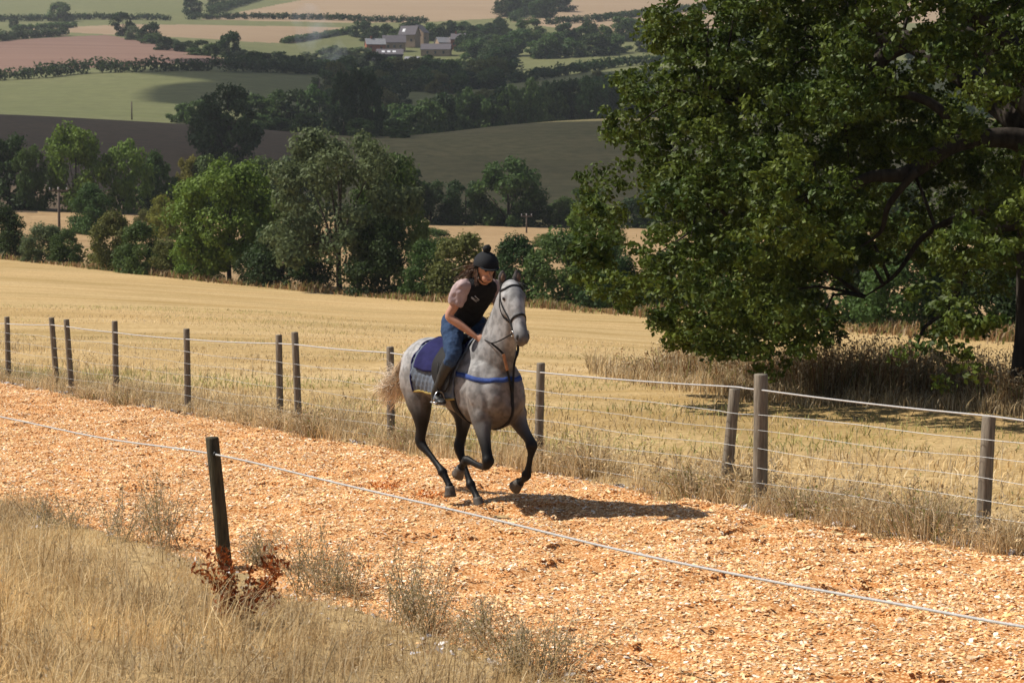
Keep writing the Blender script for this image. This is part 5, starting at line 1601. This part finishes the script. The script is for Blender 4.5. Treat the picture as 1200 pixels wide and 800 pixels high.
# ============================================================ THE RIDER (same local frame)
SKIN = mat_simple('skin', (.46, .24, .155), (.40, .20, .13), 30, .5, .3)
M['jeans'] = mat_simple('jeans', (.035, .062, .12), (.022, .04, .085), 40, .9, .1, .01)
M['vest'] = mat_simple('vest', (.012, .012, .014), (.008, .008, .009), 20, .85, .15, .012)
M['shirt'] = mat_simple('shirt', (.42, .32, .31), (.33, .24, .24), 14, .9, .1, .014)
M['helmet'] = mat_simple('helmet', (.011, .012, .015), (.008, .009, .011), 60, .8, .2, .004)
M['boot'] = mat_simple('boot', (.018, .017, .017), (.01, .01, .01), 16, .45, .4, .006)
M['sole'] = mat_simple('sole', (.30, .30, .31), (.2, .2, .2), 20, .5, .4)
M['hair'] = mat_vcol('hair', .55, .3, .1, .2)
HD = np.array([.43, -.035, 2.305])          # head centre
def Rz(a): c, s = math.cos(a), math.sin(a); return np.array([[c, -s, 0], [s, c, 0], [0, 0, 1]])
def Ry(a): c, s = math.cos(a), math.sin(a); return np.array([[c, 0, s], [0, 1, 0], [-s, 0, c]])
HT = Rz(math.radians(-14))@Ry(math.radians(16))     # head nods down
def hd(p): return HD+HT@np.array(p, float)
def arm(s):
    sh = np.array([.25, s*.185, 2.115]); el = np.array([.20, s*.30, 1.86]) if s < 0 else np.array([.24, s*.30, 1.87]); wr = np.array([.40, s*.125, 1.675]); return sh, el, wr
bod = []
bod.append(loft([(-.06, 0, 1.76), (.02, 0, 1.83), (.12, 0, 1.95), (.22, 0, 2.07), (.29, 0, 2.15), (.335, 0, 2.20)], [.135, .15, .13, .15, .13, .05], [.09, .10, .09, .095, .07, .05], n=18))
bod.append(loft([(.30, 0, 2.15), (.355, -.015, 2.2), (.40, -.03, 2.25)], [.058, .052, .055], n=12))
bod.append(ellipsoid(HD+[0, 0, .015], (.095, .075, .115), HT))
bod.append(ellipsoid(hd((.055, 0, -.065)), (.05, .052, .05), HT))
bod.append(loft([hd((.088, 0, .02)), hd((.108, 0, -.015)), hd((.112, 0, -.032))], [.009, .012, .014], [.009, .012, .012], n=8))
bod.append(ellipsoid(hd((.088, 0, -.072)), (.014, .024, .012), HT))
for s in (-1, 1):
    bod.append(ellipsoid(hd((-.005, s*.077, -.01)), (.018, .008, .03), HT))
    sh, el, wr = arm(s)
    bod.append(loft([np.array([.26, s*.10, 2.12]), sh, (sh*2+el)/3, (sh+2*el)/3, el, (el*2+wr)/3, (el+2*wr)/3, wr], [.06, .058, .05, .045, .040, .041, .034, .026], n=12))
    # hand: palm, four curled fingers and a thumb round the rein
    fw = unit(np.array([.8, -s*.35, -.35])); lat = np.array([0, 0, 1.0]); inn = unit(np.cross(lat, fw))*s*1.0
    palm = wr+fw*.045
    bod.append(loft([wr, wr+fw*.03, wr+fw*.06, wr+fw*.085], [.022, .036, .04, .036], [.017, .017, .018, .014], side=(0, 0, 1), n=10))
    into = unit(np.array([0, -s*1.0, 0]))
    for k, (dz, ln) in enumerate(((.03, .85), (.01, 1.0), (-.011, .95), (-.03, .75))):
        a = wr+fw*.08+np.array([0, 0, dz]); b = a+fw*.03*ln+into*.006; c = b+into*.026*ln-fw*.012; d = c-fw*.026*ln
        bod.append(loft([a-fw*.012, a, b, c, d], [.0095, .0095, .009, .0085, .007], n=8, sub=3))
    a = wr+fw*.03+np.array([0, 0, .03]); bod.append(loft([a, a+fw*.03+np.array([0, 0, .016])+into*.012, a+fw*.055+into*.02+np.array([0, 0, .006])], [.012, .0105, .008], n=8, sub=3))
    # legs inside the clothes
    hp, kn, an = np.array([-.05, s*.11, 1.76]), np.array([.28, s*.315, 1.50]), np.array([.06, s*.36, 1.14])
    bod.append(loft([hp, (hp+kn)/2, kn, (kn+an)/2, an], [.085, .075, .055, .05, .035], n=12))
bme = remesh('person', bod, .0085, 2, .4)
bme.materials.append(SKIN)
rider = tag(link('person', bme, loc=HB, rot=(0, 0, H_ROT), sc=(HS, HS, HS)), 'person crouched over the horse neck in black vest, jeans and black helmet', 'person')
def rpart(name, me, mat, par=None): return link(name, me, mat, par or rider)
# eyes, brows, mouth
for s in (-1, 1):
    V, F = ellipsoid(hd((.086, s*.031, .012)), (.008, .013, .008), HT, nu=10, nv=6); rpart('eye', poly_mesh('eye', [(V, F)], True), mat_simple('eye_dark', (.02, .015, .012), None, 5, .3))
    rpart('eyebrow', poly_mesh('eyebrow', [loft([hd((.084, s*.015, .031)), hd((.084, s*.033, .036)), hd((.074, s*.05, .03))], [.005]*3, n=6, sub=3)], True), mat_simple('brow', (.05, .028, .02), None, 5, .8))
rpart('mouth', poly_mesh('mouth', [loft([hd((.098, -.022, -.07)), hd((.105, 0, -.072)), hd((.098, .022, -.07))], [.004, .006, .004], n=6, sub=3)], True), mat_simple('lips', (.34, .12, .10), None, 5, .5))
# helmet with cover, peak, bobble and chin strap
hel = [ellipsoid(hd((-.012, 0, .045)), (.142, .118, .122), HT, nu=24, nv=16)]
hme2 = remesh('helmet', hel, .008, 2)
HVv = verts(hme2).astype(float); loc = (HVv-HD)@HT
cut = np.minimum(loc[:, 2], 1e9); low = .022+.022*(loc[:, 0] > 0)-.03*(loc[:, 0] < -.05)
loc[:, 2] = np.maximum(loc[:, 2], low)
hme2.vertices.foreach_set('co', (HD+loc@HT.T).astype(np.float32).ravel())
helm = rpart('helmet', hme2, M['helmet'])
rpart('peak', poly_mesh('peak', [loft([hd((.085, -.09, .05)), hd((.14, -.055, .046)), hd((.158, 0, .045)), hd((.14, .055, .046)), hd((.085, .09, .05))], [.008, .016, .02, .016, .008], [.005]*5, side=(1, 0, -.4), n=8, sub=5)], True), M['helmet'], helm)
bb = ellipsoid(hd((-.025, 0, .194)), (.04, .04, .037), HT, nu=14, nv=10)
bbv = bb[0]+(vnoise(bb[0], 70, 3)[:, None]-.5)*.012
rpart('bobble', poly_mesh('bobble', [(bbv, bb[1])], True), M['helmet'], helm)
rpart('chin_strap', poly_mesh('chin_strap', [loft([hd((-.01, -.085, .03)), hd((.02, -.078, -.05)), hd((.045, -.035, -.112)), hd((.045, .035, -.112)), hd((.02, .078, -.05)), hd((-.01, .085, .03))], [.009]*6, [.004]*6, side=(1, 0, 0), n=6, sub=4)], True), M['leather'], helm)
# hair blown behind the helmet
V = []; F = []; C = []; hc = np.array([[.10, .055, .035], [.07, .038, .025], [.15, .085, .055]])
for i in range(300):
    a = hd((-.10+rg.normal(0, .015), rg.normal(0, .05), .0+rg.normal(0, .02)))
    e = a+np.array([-.11+rg.normal(0, .03), -.05+rg.normal(0, .04), -.10+rg.normal(0, .03)])
    cur = catmull([a, a+np.array([-.08, rg.normal(-.02, .02), -.02]), e, e+rg.normal(0, .03, 3)+[-.03, 0, -.05]], 3)
    s = unit(rg.normal(0, 1, 3))*.0035; b = len(V); c0 = hc[rg.integers(3)]
    for k, q in enumerate(cur): V += [q-s*(1-.08*k), q+s*(1-.08*k)]; C += [c0, c0]
    for k in range(len(cur)-1): F.append((b+2*k, b+2*k+1, b+2*k+3, b+2*k+2))
for i in range(110):      # locks beside the face
    sgn = -1 if i % 2 else 1
    a = hd((-.03+rg.normal(0, .02), sgn*.08, .0)); e = hd((-.01+rg.normal(0, .03), sgn*.085+rg.normal(0, .015), -.10+rg.normal(0, .025)))
    cur = catmull([a, (a+e)/2+rg.normal(0, .008, 3), e], 3); s = unit(rg.normal(0, 1, 3))*.0035; b = len(V); c0 = hc[rg.integers(3)]
    for k, q in enumerate(cur): V += [q-s, q+s]; C += [c0, c0]
    for k in range(len(cur)-1): F.append((b+2*k, b+2*k+1, b+2*k+3, b+2*k+2))
rpart('hair', np_mesh('hair', np.array(V), np.array(F), np.array(C)), M['hair'])
def wob(me, amp, sc, seed):
    V = verts(me).astype(float); me.calc_loop_triangles()
    N = np.empty(len(V)*3, np.float32); me.vertices.foreach_get('normal', N); N = N.reshape(-1, 3)
    f = (vnoise(V*[1, 1, .6], sc, seed)-.5)+.5*(vnoise(V, sc*2.2, seed+1)-.5)
    me.vertices.foreach_set('co', (V+N*(amp*f)[:, None]).astype(np.float32).ravel()); return me
# body protector
ve = [loft([(-.05, 0, 1.79), (.03, 0, 1.86), (.12, 0, 1.955), (.22, 0, 2.075), (.285, 0, 2.155), (.325, 0, 2.205), (.335, 0, 2.215)], [.15, .168, .168, .188, .178, .10, .06], [.105, .125, .125, .13, .11, .085, .05], n=22)]
vest = rpart('vest', wob(remesh('vest', ve, .010, 4), .016, 14, 4), M['vest'])
V, F = loft([(.325, -.12, 1.985), (.345, -.075, 1.975), (.35, -.045, 1.98)], [.004, .007, .004], [.012, .009, .012], side=(1, 0, 0), n=6, sub=4)
em = []
vb = BVHTree.FromPolygons([tuple(p) for p in verts(vest.data)], [tuple(p.vertices) for p in vest.data.polygons])
for a, b in (((.34, -.14, 2.03), (.36, -.06, 1.99)), ((.35, -.11, 2.05), (.36, -.05, 2.0)), ((.34, -.14, 2.02), (.36, -.08, 1.97))):
    q = [vb.find_nearest(Vector(a)), vb.find_nearest(Vector(b))]
    pp = [np.array(k[0])+np.array(k[1])*.004 for k in q]
    em.append(loft(pp, [.006, .004], [.003, .003], n=5, sub=2))
rpart('emblem', poly_mesh('emblem', em, True), M['rope'], vest)
for s in (-1, 1):
    sh, el, wr = arm(s)
    e2 = sh*.42+el*.58
    slv = [loft([np.array([.262, s*.12, 2.135]), sh+[0, 0, .01], sh*.72+el*.28, sh*.52+el*.48, e2], [.06, .080, .084, .078, .062], [.06, .078, .080, .076, .060], n=18)]
    rpart('sleeve', wob(remesh('sleeve', slv, .009, 3), .032, 13, 7 if s < 0 else 11), M['shirt'])
    hp, kn, an = np.array([-.05, s*.10, 1.77]), np.array([.29, s*.32, 1.495]), np.array([.06, s*.365, 1.13])
    jn = [loft([np.array([-.09, s*.035, 1.80]), hp, hp*.6+kn*.4+[0, 0, .015], hp*.25+kn*.75+[0, 0, .01], kn, kn*.78+an*.22], [.10, .115, .105, .085, .070, .06], [.10, .115, .105, .09, .075, .064], n=18)]
    if s < 0: jn.append(ellipsoid((-.08, 0, 1.79), (.115, .16, .095)))
    rpart('jeans_leg', wob(remesh('jeans_leg', jn, .010, 4), .022, 15, 21 if s < 0 else 25), M['jeans'])
    bt = [loft([kn*.86+an*.14, kn*.62+an*.38, kn*.3+an*.7, an, an+[.0, 0, -.05]], [.064, .062, .05, .042, .042], [.068, .068, .054, .046, .046], n=16),
          loft([an+[-.045, 0, -.055], an+[.0, 0, -.055], an+[.08, s*.008, -.062], an+[.15, s*.018, -.07], an+[.185, s*.02, -.072]], [.03, .04, .042, .042, .02], [.03, .04, .034, .026, .014], n=14)]
    bo = rpart('boot', wob(remesh('boot', bt, .009, 3), .008, 20, 31), M['boot'])
    rpart('sole', poly_mesh('sole', [loft([an+[-.06, 0, -.088], an+[.0, 0, -.092], an+[.09, s*.008, -.098], an+[.18, s*.018, -.09]], [.028, .036, .043, .02], [.008]*4, n=10)], True), M['sole'], bo)

# chips thrown up by the hooves
rk = np.random.default_rng(4); Vs = []
def spray(u, v, hgt, wd, n):
    b = hit_plane(u, v); q = np.abs(rk.normal(0, hgt, n)); c = b+np.column_stack([rk.normal(0, wd, n), rk.normal(0, wd, n), q])
    return c
Cc = np.vstack([spray(455, 575, .06, .12, 380), spray(500, 586, .05, .10, 420), spray(470, 582, .03, .2, 260)])
n = len(Cc)
ex = unit(rk.normal(0, 1, (n, 3))); ey = unit(np.cross(ex, rk.normal(0, 1, (n, 3)))); Lc = rk.uniform(.010, .022, n)[:, None]
V = np.stack([Cc-ex*Lc, Cc+ey*Lc*.45, Cc+ex*Lc, Cc-ey*Lc*.45], 1).reshape(-1, 3)
C = np.repeat(np.array([sr(206, 128, 64), sr(190, 112, 54), sr(222, 150, 84)])[rk.integers(0, 3, n)], 4, 0)
tag(link('flying_chips', np_mesh('flying_chips', V, np.arange(4*n).reshape(-1, 4), C), M['chip']), 'orange wood chips kicked up behind the galloping hooves', 'wood chips', kind='stuff')
